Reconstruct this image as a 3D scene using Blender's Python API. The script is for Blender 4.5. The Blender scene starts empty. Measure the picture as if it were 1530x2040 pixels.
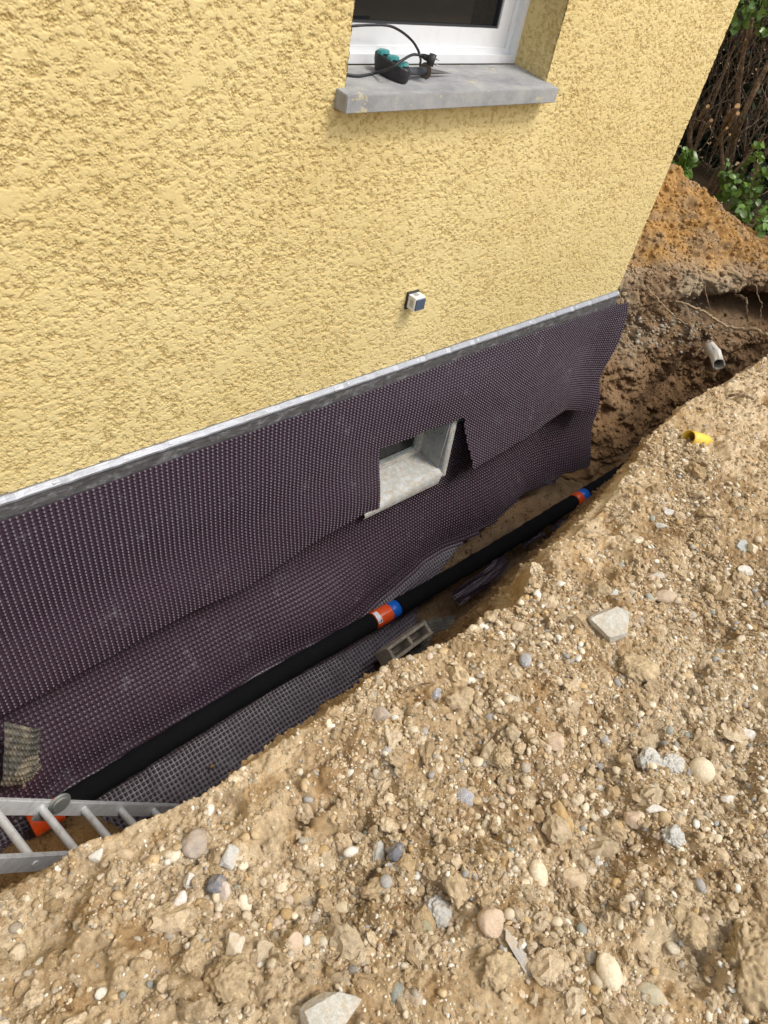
import bpy, bmesh, math, random
import numpy as np
from mathutils import Vector, Matrix, Euler

S = bpy.context.scene
COL = S.collection
rad = math.radians
rng = np.random.default_rng(7)
random.seed(7)

# ------------------------------------------------------------------ camera
# world: x runs along the house wall, y goes into the house (outer face at y=0), z is up,
# the camera's eye is 1.65 m above the ground beside the trench and 1.9 m out from the wall
F = 1358.0
AX = np.array([1838., -898., F]); AD = np.array([-315., 1410., F])
AX /= np.linalg.norm(AX); AD -= AX * (AX @ AD); AD /= np.linalg.norm(AD)
AN = np.cross(AX, AD)
CAMY = -1.9
cd = bpy.data.cameras.new('camera'); cam = bpy.data.objects.new('camera', cd); COL.objects.link(cam)
cd.sensor_fit = 'VERTICAL'; cd.sensor_height = 36; cd.lens = F / 2040 * 36
cd.clip_start = 0.05; cd.clip_end = 300
wv = lambda k: Vector((AX[k], AN[k], -AD[k]))
rx, ry, rz = wv(0), -wv(1), -wv(2)
cam.matrix_world = Matrix(((rx.x, ry.x, rz.x, 0), (rx.y, ry.y, rz.y, CAMY), (rx.z, ry.z, rz.z, 0), (0, 0, 0, 1)))
S.camera = cam

# ------------------------------------------------------------------ light
SUN_EL, SUN_AZ = rad(57), rad(-62)       # azimuth of the sun seen from the scene, from +x towards +y
w = bpy.data.worlds.new('World'); S.world = w; w.use_nodes = True
nt = w.node_tree; nt.nodes.clear()
sky = nt.nodes.new('ShaderNodeTexSky'); sky.sky_type = 'NISHITA'; sky.sun_disc = False
sky.sun_elevation = SUN_EL; sky.sun_rotation = rad(90) - SUN_AZ
sky.dust_density = 3.0; sky.air_density = 1.2
hs = nt.nodes.new('ShaderNodeHueSaturation'); hs.inputs['Saturation'].default_value = 0.38
bg = nt.nodes.new('ShaderNodeBackground'); bg.inputs[1].default_value = 0.14
wo = nt.nodes.new('ShaderNodeOutputWorld')
nt.links.new(sky.outputs[0], hs.inputs['Color']); nt.links.new(hs.outputs[0], bg.inputs[0]); nt.links.new(bg.outputs[0], wo.inputs[0])
sl = bpy.data.lights.new('sun', 'SUN'); sl.energy = 1.2; sl.angle = rad(15); sl.color = (1, 0.955, 0.88)
so = bpy.data.objects.new('sun', sl); COL.objects.link(so)
sd = Vector((math.cos(SUN_EL) * math.cos(SUN_AZ), math.cos(SUN_EL) * math.sin(SUN_AZ), math.sin(SUN_EL)))
so.rotation_euler = sd.to_track_quat('Z', 'Y').to_euler()
S.view_settings.view_transform = 'Standard'; S.view_settings.look = 'None'
S.view_settings.gamma = 1; S.view_settings.exposure = 0.78

# ------------------------------------------------------------------ measuring helpers (photo measurement -> metres)
def ray(px, py):
    r = np.array([px - 765, py - 1020, F]); return np.array([r @ AX, r @ AN, -(r @ AD)])
def at_y(px, py, y=0.):
    r = ray(px, py); return r * ((y - CAMY) / r[1]) + np.array([0, CAMY, 0])
def at_z(px, py, z):
    r = ray(px, py); return r * (z / r[2]) + np.array([0, CAMY, 0])
def at_x(px, py, x):
    r = ray(px, py); return r * (x / r[0]) + np.array([0, CAMY, 0])

# ------------------------------------------------------------------ noise
def _h(ix, iy, s):
    a = (ix.astype(np.int64) * 374761393 + iy.astype(np.int64) * 668265263 + s * 1442695041) & 0xFFFFFFFF
    a = ((a ^ (a >> 13)) * 1274126177) & 0xFFFFFFFF
    a = ((a ^ (a >> 16)) * 2246822519) & 0xFFFFFFFF
    return ((a ^ (a >> 15)) & 0xFFFFFF) / float(0xFFFFFF)
def vnoise(x, y, s=0):
    ix = np.floor(x); iy = np.floor(y); fx = x - ix; fy = y - iy
    fx = fx * fx * fx * (fx * (fx * 6 - 15) + 10); fy = fy * fy * fy * (fy * (fy * 6 - 15) + 10)
    a = _h(ix, iy, s); b = _h(ix + 1, iy, s); c = _h(ix, iy + 1, s); d = _h(ix + 1, iy + 1, s)
    return (a + (b - a) * fx) * (1 - fy) + (c + (d - c) * fx) * fy
def fbm(x, y, o=4, s=0, g=.5):
    t = 0; a = 1; n = 0
    for k in range(o):
        c, q = math.cos(k * .7), math.sin(k * .7)
        t = t + a * vnoise((x * c - y * q) * 2 ** k, (x * q + y * c) * 2 ** k, s + k); n += a; a *= g
    return t / n - .5
def worley(x, y, s=0):
    ix = np.floor(x); iy = np.floor(y)
    f1 = np.full(x.shape, 9.); f2 = np.full(x.shape, 9.); idv = np.zeros(x.shape)
    for dx in (-1, 0, 1):
        for dy in (-1, 0, 1):
            cx = ix + dx; cy = iy + dy
            d = np.hypot(cx + _h(cx, cy, s) - x, cy + _h(cx, cy, s + 1) - y)
            m = d < f1
            f2 = np.where(m, f1, np.minimum(f2, d)); idv = np.where(m, _h(cx, cy, s + 2), idv); f1 = np.where(m, d, f1)
    return f1, f2, idv
sm = lambda t: (lambda c: c * c * (3 - 2 * c))(np.clip(t, 0, 1))

# ------------------------------------------------------------------ mesh helpers
def link(name, me, mat=None, parent=None):
    o = bpy.data.objects.new(name, me); COL.objects.link(o)
    if mat:
        for m in (mat if isinstance(mat, (list, tuple)) else [mat]): me.materials.append(m)
    if parent: o.parent = parent
    return o
def np_mesh(name, V, faces, mat, parent=None, smooth=True, cols=None, origin=None):
    """faces: list of integer arrays (n,k); cols: dict name -> (nverts,3) or (nverts,)"""
    V = np.asarray(V, np.float32)
    if origin is not None: V = V - np.asarray(origin, np.float32)
    me = bpy.data.meshes.new(name)
    me.vertices.add(len(V)); me.vertices.foreach_set('co', V.ravel())
    tot = sum(f.size for f in faces); n = sum(len(f) for f in faces)
    li = np.concatenate([f.ravel() for f in faces]).astype(np.int32)
    ls = []; st = 0
    for f in faces:
        ls.append(st + np.arange(len(f)) * f.shape[1]); st += f.size
    me.loops.add(tot); me.loops.foreach_set('vertex_index', li)
    me.polygons.add(n); me.polygons.foreach_set('loop_start', np.concatenate(ls).astype(np.int32))
    me.update(calc_edges=True)
    me.polygons.foreach_set('use_smooth', np.full(n, smooth, dtype=bool))
    for k, c in (cols or {}).items():
        c = np.asarray(c, np.float32)
        if c.ndim == 1: c = np.repeat(c[:, None], 3, 1)
        c = np.concatenate([c, np.ones((len(c), 1), np.float32)], 1)
        a = me.color_attributes.new(k, 'FLOAT_COLOR', 'POINT'); a.data.foreach_set('color', c.ravel())
    me.validate()
    o = link(name, me, mat, parent)
    if origin is not None: o.location = origin
    return o
def grid_faces(nu, nv, flip=False):
    i = np.arange(nu - 1)[:, None] * nv + np.arange(nv - 1)[None]
    f = np.stack([i, i + nv, i + nv + 1, i + 1], -1).reshape(-1, 4)
    return f[:, ::-1] if flip else f
def empty(name, loc=(0, 0, 0)):
    o = bpy.data.objects.new(name, None); COL.objects.link(o); o.location = loc; o.empty_display_size = .05; return o
def tag(o, label, cat, group=None):
    o['label'] = label; o['category'] = cat
    if group: o['group'] = group
    return o
def bm_obj(name, bm, mat, parent=None, smooth=False, bevel=0):
    if bevel:
        bmesh.ops.bevel(bm, geom=[e for e in bm.edges if e.calc_face_angle(0) > .5], offset=bevel, segments=2, affect='EDGES', profile=.6)
    me = bpy.data.meshes.new(name); bm.normal_update(); bm.to_mesh(me); bm.free()
    for p in me.polygons: p.use_smooth = smooth
    o = link(name, me, mat, None)
    if parent:
        o.parent = parent; o.matrix_parent_inverse = parent_inv(parent)
    return o
def parent_inv(p):
    m = Matrix.Identity(4); q = p
    while q: m = q.matrix_basis @ (m if q is p else m) if False else m; q = None
    def world(o): return (world(o.parent) @ o.matrix_parent_inverse @ o.matrix_basis) if o.parent else o.matrix_basis.copy()
    return world(p).inverted()
def keep(o, parent):
    o.parent = parent; o.matrix_parent_inverse = parent_inv(parent); return o
def add_box(bm, x0, x1, y0, y1, z0, z1):
    v = [bm.verts.new((x, y, z)) for x in (x0, x1) for y in (y0, y1) for z in (z0, z1)]
    for q in ((0, 1, 3, 2), (4, 6, 7, 5), (0, 4, 5, 1), (2, 3, 7, 6), (0, 2, 6, 4), (1, 5, 7, 3)):
        bm.faces.new([v[k] for k in q])
    return v
def box(name, b, mat, parent=None, bevel=0):
    bm = bmesh.new(); add_box(bm, *b); return bm_obj(name, bm, mat, parent, bevel=bevel)
def prism(bm, pts, axis, a0, a1):
    """closed 2d outline pts swept along axis between a0 and a1"""
    def P(p, a):
        if axis == 'x': return (a, p[0], p[1])
        if axis == 'y': return (p[0], a, p[1])
        return (p[0], p[1], a)
    A = [bm.verts.new(P(p, a0)) for p in pts]; B = [bm.verts.new(P(p, a1)) for p in pts]
    n = len(pts)
    for k in range(n): bm.faces.new((A[k], A[(k + 1) % n], B[(k + 1) % n], B[k]))
    bm.faces.new(A[::-1]); bm.faces.new(B)
    bmesh.ops.recalc_face_normals(bm, faces=bm.faces)
def tube_arrays(pts, radii, n=8, cap=True):
    pts = [Vector(p) for p in pts]; V = []; Fq = []
    prev = None
    for i, p in enumerate(pts):
        t = (pts[min(i + 1, len(pts) - 1)] - pts[max(i - 1, 0)]).normalized()
        if prev is None:
            a = t.orthogonal().normalized()
        else:
            a = (prev - t * prev.dot(t)).normalized()
        prev = a; b = t.cross(a); r = radii[i] if hasattr(radii, '__len__') else radii
        for k in range(n):
            an = 2 * math.pi * k / n; V.append(p + (a * math.cos(an) + b * math.sin(an)) * r)
    for i in range(len(pts) - 1):
        for k in range(n):
            k2 = (k + 1) % n; Fq.append((i * n + k, i * n + k2, (i + 1) * n + k2, (i + 1) * n + k))
    return V, Fq
def add_tube(bm, pts, radii, n=8):
    V, Fq = tube_arrays(pts, radii, n); vs = [bm.verts.new(v) for v in V]
    for f in Fq: bm.faces.new([vs[k] for k in f])
    bm.faces.new(vs[:n][::-1]); bm.faces.new(vs[-n:])
def smooth_path(pts, sub=6):
    pts = [Vector(p) for p in pts]; out = []
    for i in range(len(pts) - 1):
        p0, p1, p2, p3 = pts[max(i - 1, 0)], pts[i], pts[i + 1], pts[min(i + 2, len(pts) - 1)]
        for k in range(sub):
            t = k / sub
            out.append(.5 * ((2 * p1) + (p2 - p0) * t + (2 * p0 - 5 * p1 + 4 * p2 - p3) * t * t + (3 * p1 - p0 - 3 * p2 + p3) * t ** 3))
    out.append(pts[-1]); return out

# ------------------------------------------------------------------ materials
class M:
    """small node-material builder"""
    def __init__(s, name, color=(.5, .5, .5), rough=.6, metal=0., spec=.5):
        s.m = bpy.data.materials.new(name); s.m.use_nodes = True; s.t = s.m.node_tree; s.b = s.t.nodes['Principled BSDF']
        s.b.inputs['Base Color'].default_value = (*color, 1); s.b.inputs['Roughness'].default_value = rough
        s.b.inputs['Metallic'].default_value = metal; s.b.inputs['Specular IOR Level'].default_value = spec
        s.co = s.t.nodes.new('ShaderNodeTexCoord').outputs['Object']
        s.norm = None
    def node(s, typ, **kw):
        n = s.t.nodes.new(typ)
        for k, v in kw.items():
            if k in n.inputs.keys(): n.inputs[k].default_value = v
            else: setattr(n, k, v)
        return n
    def noise(s, scale, detail=4, rough=.55, dist=0., stretch=None):
        n = s.node('ShaderNodeTexNoise'); n.inputs['Scale'].default_value = scale; n.inputs['Detail'].default_value = detail
        n.inputs['Roughness'].default_value = rough; n.inputs['Distortion'].default_value = dist
        if stretch:
            mp = s.node('ShaderNodeMapping'); mp.inputs['Scale'].default_value = stretch
            s.t.links.new(s.co, mp.inputs[0]); s.t.links.new(mp.outputs[0], n.inputs['Vector'])
        else: s.t.links.new(s.co, n.inputs['Vector'])
        return n.outputs['Fac']
    def ramp(s, fac, stops):
        r = s.node('ShaderNodeValToRGB'); s.t.links.new(fac, r.inputs[0]); e = r.color_ramp.elements
        while len(e) < len(stops): e.new(.5)
        for q, (p, c) in zip(e, stops): q.position = p; q.color = (*c, 1) if hasattr(c, '__len__') else (c, c, c, 1)
        return r.outputs[0]
    def attr(s, name):
        a = s.node('ShaderNodeAttribute'); a.attribute_name = name; return a.outputs['Color']
    def mix(s, a, b, fac=.5, mode='MIX'):
        n = s.node('ShaderNodeMix', data_type='RGBA', blend_type=mode)
        for v, i in ((fac, 0), (a, 6), (b, 7)):
            if hasattr(v, 'is_linked'): s.t.links.new(v, n.inputs[i])
            else: n.inputs[i].default_value = ((*v, 1) if len(v) == 3 else v) if hasattr(v, '__len__') else v
        return n.outputs[2]
    def color(s, c): s.t.links.new(c, s.b.inputs['Base Color']); return s
    def rough(s, c): s.t.links.new(c, s.b.inputs['Roughness']); return s
    def bump(s, h, dist=.002, strength=1.):
        n = s.node('ShaderNodeBump'); n.inputs['Distance'].default_value = dist; n.inputs['Strength'].default_value = strength
        s.t.links.new(h, n.inputs['Height'])
        if s.norm: s.t.links.new(s.norm, n.inputs['Normal'])
        s.norm = n.outputs[0]; s.t.links.new(s.norm, s.b.inputs['Normal']); return s

def soil_mat(name):
    m = M(name, rough=.95, spec=.15)
    c = m.attr('Col')
    f = m.ramp(m.noise(60, 5, .7), [(.3, .72), (.5, 1.0), (.72, 1.25)])
    g = m.ramp(m.noise(9, 4, .6), [(.3, (.88, .84, .80)), (.7, (1.1, 1.1, 1.1))])
    h = m.ramp(m.noise(420, 2, .6), [(.3, .80), (.62, 1.02), (.78, 1.45)])
    m.color(m.mix(m.mix(m.mix(c, f, 1., 'MULTIPLY'), g, 1., 'MULTIPLY'), h, 1., 'MULTIPLY'))
    m.bump(m.noise(150, 6, .75), .006, .8).bump(m.noise(520, 3, .6), .0018, .9)
    return m.m
MAT_SOIL = soil_mat('soil')
_m = M('gravel_stone', rough=.8, spec=.3)
_m.color(_m.mix(_m.attr('Col'), _m.ramp(_m.noise(190, 4, .7), [(.3, .78), (.55, 1.), (.75, 1.18)]), 1., 'MULTIPLY'))
_m.bump(_m.noise(300, 4, .7), .002, .7); MAT_STONE = _m.m

def stone_mat(name, c, c2=None, grain=160, rough=.75, bump=.0015, speck=None):
    m = M(name, rough=rough, spec=.35)
    c2 = c2 or tuple(v * .75 for v in c)
    col = m.mix(m.ramp(m.noise(grain * .35, 5, .65), [(.35, c2), (.62, c)]), m.ramp(m.noise(grain * 3, 3, .7), [(.3, .82), (.7, 1.12)]), 1., 'MULTIPLY')
    if speck: col = m.mix(col, speck, m.ramp(m.noise(grain * 2.2, 2, .5), [(.58, 0.), (.66, 1.)]))
    soil = m.ramp(m.noise(34, 6, .8), [(.47, 0.), (.66, .85)])
    m.color(m.mix(col, (.45, .33, .19), soil)); m.bump(m.noise(grain, 6, .7), bump * 2, 1.)
    return m.m

def plastic(name, c, rough=.4, dirt=None, dirt_amt=.5, bump=.0, spec=.5):
    m = M(name, c, rough, spec=spec)
    if dirt:
        m.color(m.mix(c, dirt, m.ramp(m.noise(18, 6, .75), [(.5, 0.), (.75, dirt_amt)])))
        m.rough(m.ramp(m.noise(30, 4), [(.3, rough * .8), (.7, min(1, rough * 1.4))]))
    if bump: m.bump(m.noise(120, 4, .7), bump)
    return m.m

def alu(name, c=(.62, .63, .64), rough=.32, dirt=(.33, .28, .22), amt=.6):
    m = M(name, c, rough, metal=.92)
    d = m.ramp(m.noise(22, 6, .75, stretch=(1, 1, 2.5)), [(.48, 0.), (.72, amt)])
    m.color(m.mix(c, dirt, d)); m.t.links.new(m.ramp(m.noise(22, 6, .75, stretch=(1, 1, 2.5)), [(.5, .45 if name == 'dull_aluminium' else .8), (.72, .25)]), m.b.inputs['Metallic'])
    m.rough(m.ramp(m.noise(140, 5, .7, stretch=(.15, 1, 1)), [(.3, rough * .7), (.7, rough * 1.7)]))
    m.bump(m.noise(90, 5, .7, stretch=(.1, 1, 1)), .0012, .6)
    return m.m
MAT_ALU = alu('dull_aluminium', (.74, .75, .76), .5)
MAT_ALU.node_tree.nodes['Principled BSDF'].inputs['Metallic'].default_value = .3
MAT_STRIP = alu('strip_aluminium', (.34, .345, .36), .28, (.16, .15, .14), .5)
MAT_FLANGE = alu('dark_flange', (.22, .215, .215), .38, (.42, .42, .42), .55)  # flange metal darker than the lip, with lighter grey smears

# stucco: 'Pit' attribute = depth of the recess between the flattened tops
_m = M('yellow_stucco', rough=.9, spec=.15)
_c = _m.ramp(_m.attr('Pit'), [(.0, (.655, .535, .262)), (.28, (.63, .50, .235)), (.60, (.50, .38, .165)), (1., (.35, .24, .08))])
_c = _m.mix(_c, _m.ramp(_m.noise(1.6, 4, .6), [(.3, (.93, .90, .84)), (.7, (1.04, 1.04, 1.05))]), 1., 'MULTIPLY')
_m.color(_c); _m.bump(_m.noise(260, 5, .65), .0012, .6); MAT_STUCCO = _m.m

_m = M('grey_render', rough=.9, spec=.2)
_m.color(_m.mix(_m.ramp(_m.noise(14, 6, .7), [(.3, (.30, .31, .30)), (.5, (.42, .43, .41)), (.7, (.52, .52, .48))]), (.20, .12, .06), _m.ramp(_m.noise(7, 6, .75), [(.58, 0.), (.72, .7)])))
_m.bump(_m.noise(60, 6, .7), .006); MAT_RENDER = _m.m
_m = M('sill_concrete', rough=.85, spec=.25)
_c = _m.mix(_m.ramp(_m.noise(8, 7, .7, stretch=(1, 2, 1)), [(.3, (.21, .21, .215)), (.5, (.29, .29, .29)), (.7, (.38, .37, .35))]), (.48, .43, .26), _m.ramp(_m.noise(7, 5, .75), [(.61, 0.), (.63, .8)]))
_c = _m.mix(_c, (.16, .14, .12), _m.ramp(_m.noise(55, 4, .8), [(.66, 0.), (.74, .7)]))
_m.color(_c); _m.bump(_m.noise(160, 5, .7), .0015); MAT_SILL = _m.m
MAT_PVC = plastic('white_window_frame', (.66, .67, .68), .35, (.45, .40, .33), .25)
MAT_PVC_DIRTY = plastic('weathered_cream_frame', (.62, .60, .54), .5, (.25, .16, .09), .9)
_m = M('window_pane', (.012, .013, .014), .06, spec=.35); MAT_GLASS = _m.m
MAT_GASKET = plastic('window_gasket', (.02, .022, .024), .5)

# dimple membrane
def membrane_mat(name, c, rough, dust=(.26, .25, .27), amt=.45, lo=.585):
    m = M(name, c, rough, spec=.65); m.b.inputs['Coat Weight'].default_value = .38; m.b.inputs['Coat Roughness'].default_value = .34
    d = m.ramp(m.noise(5.5, 8, .78), [(lo, 0.), (lo + .13, amt)])
    m.color(m.mix(c, dust, d)); m.rough(m.ramp(m.noise(9, 5, .7), [(.3, rough * .8), (.7, rough * 1.35)]))
    m.bump(m.noise(240, 3, .6), .0006, .5)
    return m.m
MAT_MEMB = membrane_mat('purple_dimple_membrane', (.042, .023, .036), .40)
MAT_MEMB_OLD = membrane_mat('muddy_grey_membrane', (.075, .072, .062), .7, (.30, .25, .17), .95, .46)

# ------------------------------------------------------------------ ground beside and in the trench
# crest of the near bank, measured on the level of the ground
CREST = 0
crest_px = [(-150, 1815), (-60, 1792), (0, 1765), (100, 1715), (230, 1660), (360, 1605), (430, 1570), (560, 1480), (690, 1400), (745, 1345), (800, 1312),
            (870, 1290), (925, 1262), (960, 1240), (1011, 1214), (1040, 1200), (1052, 1154), (1077, 1117), (1130, 1072), (1163, 1039), (1208, 1006),
            (1229, 969), (1258, 932), (1291, 875), (1320, 845), (1375, 785), (1450, 735), (1530, 680), (1600, 640)]
cp = np.array([at_z(x, y, -1.68) for x, y in crest_px]); cp = cp[np.argsort(cp[:, 0])]
cp = np.vstack([[-4, -1.2, 0], [-1, -1.2, 0], cp, [6., -.80, 0], [7.2, -.9, 0], [12, -.9, 0]])
def crest_y(x):
    y = -.055 * np.exp(-((x - 4.0) / .65) ** 2)
    for k in (-.04, 0, .04): y = y + np.interp(x + k, cp[:, 0], cp[:, 1])
    return (y - (-.055 * np.exp(-((x - 4.0) / .65) ** 2))) / 3 - .06 * np.exp(-((x - 4.0) / .65) ** 2)
def base_soil_color(u, v, z, dry=1.):
    """albedo of the soil: dry sandy gravel on top, damper brown earth in the dug faces"""
    n1 = fbm(u * 3, v * 3, 5, 11) * 2; n2 = fbm(u * 14, v * 14, 4, 21) * 2
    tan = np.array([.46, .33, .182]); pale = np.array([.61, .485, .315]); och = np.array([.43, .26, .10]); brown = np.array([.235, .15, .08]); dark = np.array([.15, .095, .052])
    c = tan + (pale - tan) * sm(n1 * 1.2 + .45)[..., None]
    c = c + (och - c) * (sm((n2 - .12) * 3) * .55)[..., None]
    c = c + (brown - c) * (sm((-n1 + n2 * .5 - .12) * 2.2) * .5)[..., None]
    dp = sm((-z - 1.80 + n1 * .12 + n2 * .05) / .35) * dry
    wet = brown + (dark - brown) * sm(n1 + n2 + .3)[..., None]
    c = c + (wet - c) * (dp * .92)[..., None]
    return c
def clods(u, v, s, seed, amp, dens=.5):
    wx = u / s + fbm(u / s * 1.7, v / s * 1.7, 2, seed + 9) * .9; wy = v / s + fbm(u / s * 1.7 + 31, v / s * 1.7, 2, seed + 12) * .9
    f1, f2, i = worley(wx, wy, seed)
    r = .30 + .30 * i
    m = sm((vnoise(u / s * .33, v / s * .33, seed + 5) - (1 - dens)) * 6)
    return amp * s * np.sqrt(np.clip(1 - (f1 / r) ** 2, 0, 1)) * (.35 + .65 * i) * m

def crumbs(u, v, s, seed, amp, dens=.7):
    # angular crumbs with sharp creases between them
    k = fbm(u / s * 1.3, v / s * 1.3, 3, seed + 7)
    f1, f2, i = worley(u / s + k, v / s - k * .8, seed)
    m = sm((vnoise(u / s * .25, v / s * .25, seed + 5) - (1 - dens)) * 5)
    return amp * s * np.clip((f2 - f1) * 2.2, 0, 1) ** .6 * (i ** 1.5 + .12) * m
def axis(segs):
    out = []
    for a, b, st in segs: out.append(np.arange(a, b - 1e-9, st))
    out.append([segs[-1][1]]); return np.concatenate(out)
xs = axis([(-3., -.7, .06), (-.7, 2.3, .0042), (2.3, 4.7, .0075), (4.7, 7.2, .02), (7.2, 12, .12)])
# q: distance behind the crest;  negative part: down the slope and across the trench floor
qs = axis([(0, 1.3, .0044), (1.3, 2.2, .02), (2.2, 6, .15)])
ts = axis([(0, .62, .011), (.62, 1., .007)])        # 0 = under the house, 1 = crest
XX, QQ = np.meshgrid(xs, qs, indexing='ij'); yc = crest_y(xs)
YY = yc[:, None] - QQ
def plateau(x, y, q):
    z = -1.655 + fbm(x * 1.1, y * 1.1, 3, 3) * .12 + fbm(x * 4.5, y * 4.5, 3, 5) * .05
    z = z - .075 * np.clip(1 - q / .13, 0, 1) ** 2
    # the heap is a little higher around the photographer's left and rises gently on the far right
    z = -1.665 + (z + 1.655) * (.15 + .85 * sm(q / .5)) - .03 * sm((x - 2.6) / .6)*(1-sm(q/.6))
    return z
ZZ = plateau(XX, YY, QQ)
mask = sm(1.15 - sm((XX - 2.6) / 1.5) * .55)
det = clods(XX, YY, .13, 40, .20, .40) * mask + crumbs(XX, YY, .075, 48, .42, .45) * mask + crumbs(XX, YY, .045, 50, .46, .5) * mask + crumbs(XX, YY, .026, 60, .50, .6) + crumbs(XX + 5, YY, .014, 70, .45, .75)
det = det + fbm(XX * 28, YY * 28, 4, 80) * .022 + fbm(XX * 85, YY * 85, 3, 85) * .010
pit = sm((fbm(XX * 5 + 9, YY * 5, 3, 88) * 2 - .35) * 4); det = det - pit * .045 - .05 * sm((fbm(XX * 2.2 + 4, YY * 2.6, 3, 89) * 2 - .30) * 4)
near = (QQ < 1.9) & (XX > -.8)
ZZ = ZZ + det * np.where(near, 1, .4)
# inner slope + floor, swept along t
bw = .55 - .10 * sm((xs - 2.2) / .3) * (1 - sm((xs - 3.6) / .4))         # how far the toe of the bank lies from the crest
endm = sm((-xs - .15) / .5)                                               # the trench ends a little left of the frame
prof_t = np.array([0, .25, .42, .55, .70, .85, 1.])
def profile(i):
    c = yc[i]; e = endm[i]
    y = [.45, -.15, -.50, c + bw[i], c + .32 - .08 * sm((xs[i] - 2.2) / .4), c + .13 - .05 * sm((xs[i] - 2.2) / .4), c]
    z = [-3.33, -3.31, -3.46, -3.46, -2.65, -2.05, -1.655 - .075]
    m = sm(np.array((.45 - xs[i]) / .35)) * .20
    z[2] += m; z[3] += m * 1.1
    z = [zz * (1 - e) + (-1.8) * e for zz in z]
    return np.interp(ts, prof_t, y), np.interp(ts, prof_t, z)
PY = np.zeros((len(xs), len(ts))); PZ = PY.copy()
for i in range(len(xs)): PY[i], PZ[i] = profile(i)
PZ[:, -1] = (plateau(xs, yc, 0 * xs))
def blur(a, n):
    for _ in range(n): a[:, 1:-1] = (a[:, :-2] + 2 * a[:, 1:-1] + a[:, 2:]) / 4
    return a
PY = blur(PY, 60); PZ = blur(PZ, 60)
TX, TV = np.meshgrid(xs, ts * 3.0, indexing='ij')
sd_ = fbm(TX * 3, TV * 3, 4, 90) * .10 + fbm(TX * 14, TV * 14, 4, 95) * .035 + clods(TX, TV, .07, 100, .28, .45) + clods(TX, TV, .03, 105, .35, .6) + clods(TX, TV, .014, 108, .4, .6)
fade = sm((1 - ts) / .06)[None]; flat = sm((.50 - ts) / .06)[None]
sl_ = sm((ts - .5) / .15)[None] * sm((1 - ts) / .03)[None]
PYd = PY + sd_ * sl_ * .9
PZd = PZ + sd_ * (1 - sl_) * fade * .55 + det[:, :1] * (1 - sm((1 - ts) / .03))[None] - .015 * flat
# assemble: floor/slope columns then plateau columns (crest shared by position)
GY = np.concatenate([PYd[:, :-1], YY], 1); GZ = np.concatenate([PZd[:, :-1], ZZ], 1); GX = np.repeat(xs[:, None], GY.shape[1], 1)
gv = np.stack([GX, GY, GZ], -1)
vv = np.concatenate([(ts[:-1] * 3)[None].repeat(len(xs), 0), 3 + QQ], 1)
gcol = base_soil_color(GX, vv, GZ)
# sand spilled over the pipe's near end
sandm = np.exp(-((GX - .03) ** 2 / .05 + (GY + .55) ** 2 / .03)) * (GZ < -2.6)
gcol = gcol + (np.array([.36, .215, .085]) - gcol) * np.clip(sandm * 2.2, 0, 1)[..., None]
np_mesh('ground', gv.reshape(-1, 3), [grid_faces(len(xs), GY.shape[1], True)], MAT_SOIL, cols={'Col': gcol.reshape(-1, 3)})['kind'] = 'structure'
def ground_z(x, y):
    x = np.atleast_1d(x).astype(float); y = np.atleast_1d(y).astype(float)
    i = np.clip(np.searchsorted(xs, x), 1, len(xs) - 1); q = crest_y(x) - y; j = np.clip(np.searchsorted(qs, q), 1, len(qs) - 1)
    i = np.where(abs(xs[i - 1] - x) < abs(xs[i] - x), i - 1, i); j = np.where(abs(qs[j - 1] - q) < abs(qs[j] - q), j - 1, j)
    return ZZ[i, j]
def at_ground(px, py):
    z = -1.65
    for _ in range(6):
        p = at_z(px, py, z); z = .5 * z + .5 * (float(plateau(p[0], p[1], max(0, float(crest_y(p[0])) - p[1]))) + .01)
    p[2] = float(ground_z(p[0], p[1])[0]); return p

# wider ground round the plot
bm = bmesh.new()
v = [bm.verts.new(p) for p in ((7.0, -.95, -2.10), (11.95, -.95, -2.10), (11.95, 6.2, -2.10), (4.6, 6.2, -2.10), (5.2, 2.6, -2.10))]; bm.faces.new(v)
for x0, x1, y0, y1 in ((-60, 60, -60, -6.6), (-60, -2.9, -6.6, -1.25), (11.9, 60, -6.6, 60), (-60, 3.9, 6, 60)):
    v = [bm.verts.new(p) for p in ((x0, y0, -1.72), (x1, y0, -1.72), (x1, y1, -1.72), (x0, y1, -1.72))]; bm.faces.new(v)
_m = M('trodden_earth', rough=.95, spec=.1); _m.color(_m.ramp(_m.noise(3, 8, .7), [(.3, (.20, .13, .07)), (.7, (.36, .26, .15))])); _m.bump(_m.noise(20, 6, .7), .03)
bm_obj('garden_ground', bm, _m.m)['kind'] = 'structure'

# ------------------------------------------------------------------ far dug face with the spoil heap on top
fp = np.array([(4.05, 2.6), (4.12, 1.7), (4.22, 1.0), (4.45, .60), (4.95, .33), (5.5, .20), (6.0, .05), (6.4, -.25), (6.7, -.7), (6.75, -1.2), (6.6, -1.8)])
fs = smooth_path([(a, b, 0) for a, b in fp], 12); fs = np.array(fs)[:, :2]
al = np.concatenate([[0], np.cumsum(np.hypot(*np.diff(fs, axis=0).T))])
SS = np.arange(0, al[-1], .0125); px_ = np.interp(SS, al, fs[:, 0]); py_ = np.interp(SS, al, fs[:, 1])
def sm1(a, n):
    for _ in range(n): a[1:-1] = (a[:-2] + 2 * a[1:-1] + a[2:]) / 4
    return a
px_ = sm1(px_, 80); py_ = sm1(py_, 80)
tx = np.gradient(px_); ty = np.gradient(py_); L = np.hypot(tx, ty); nx, ny = ty / L, -tx / L      # towards the trench
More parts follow.
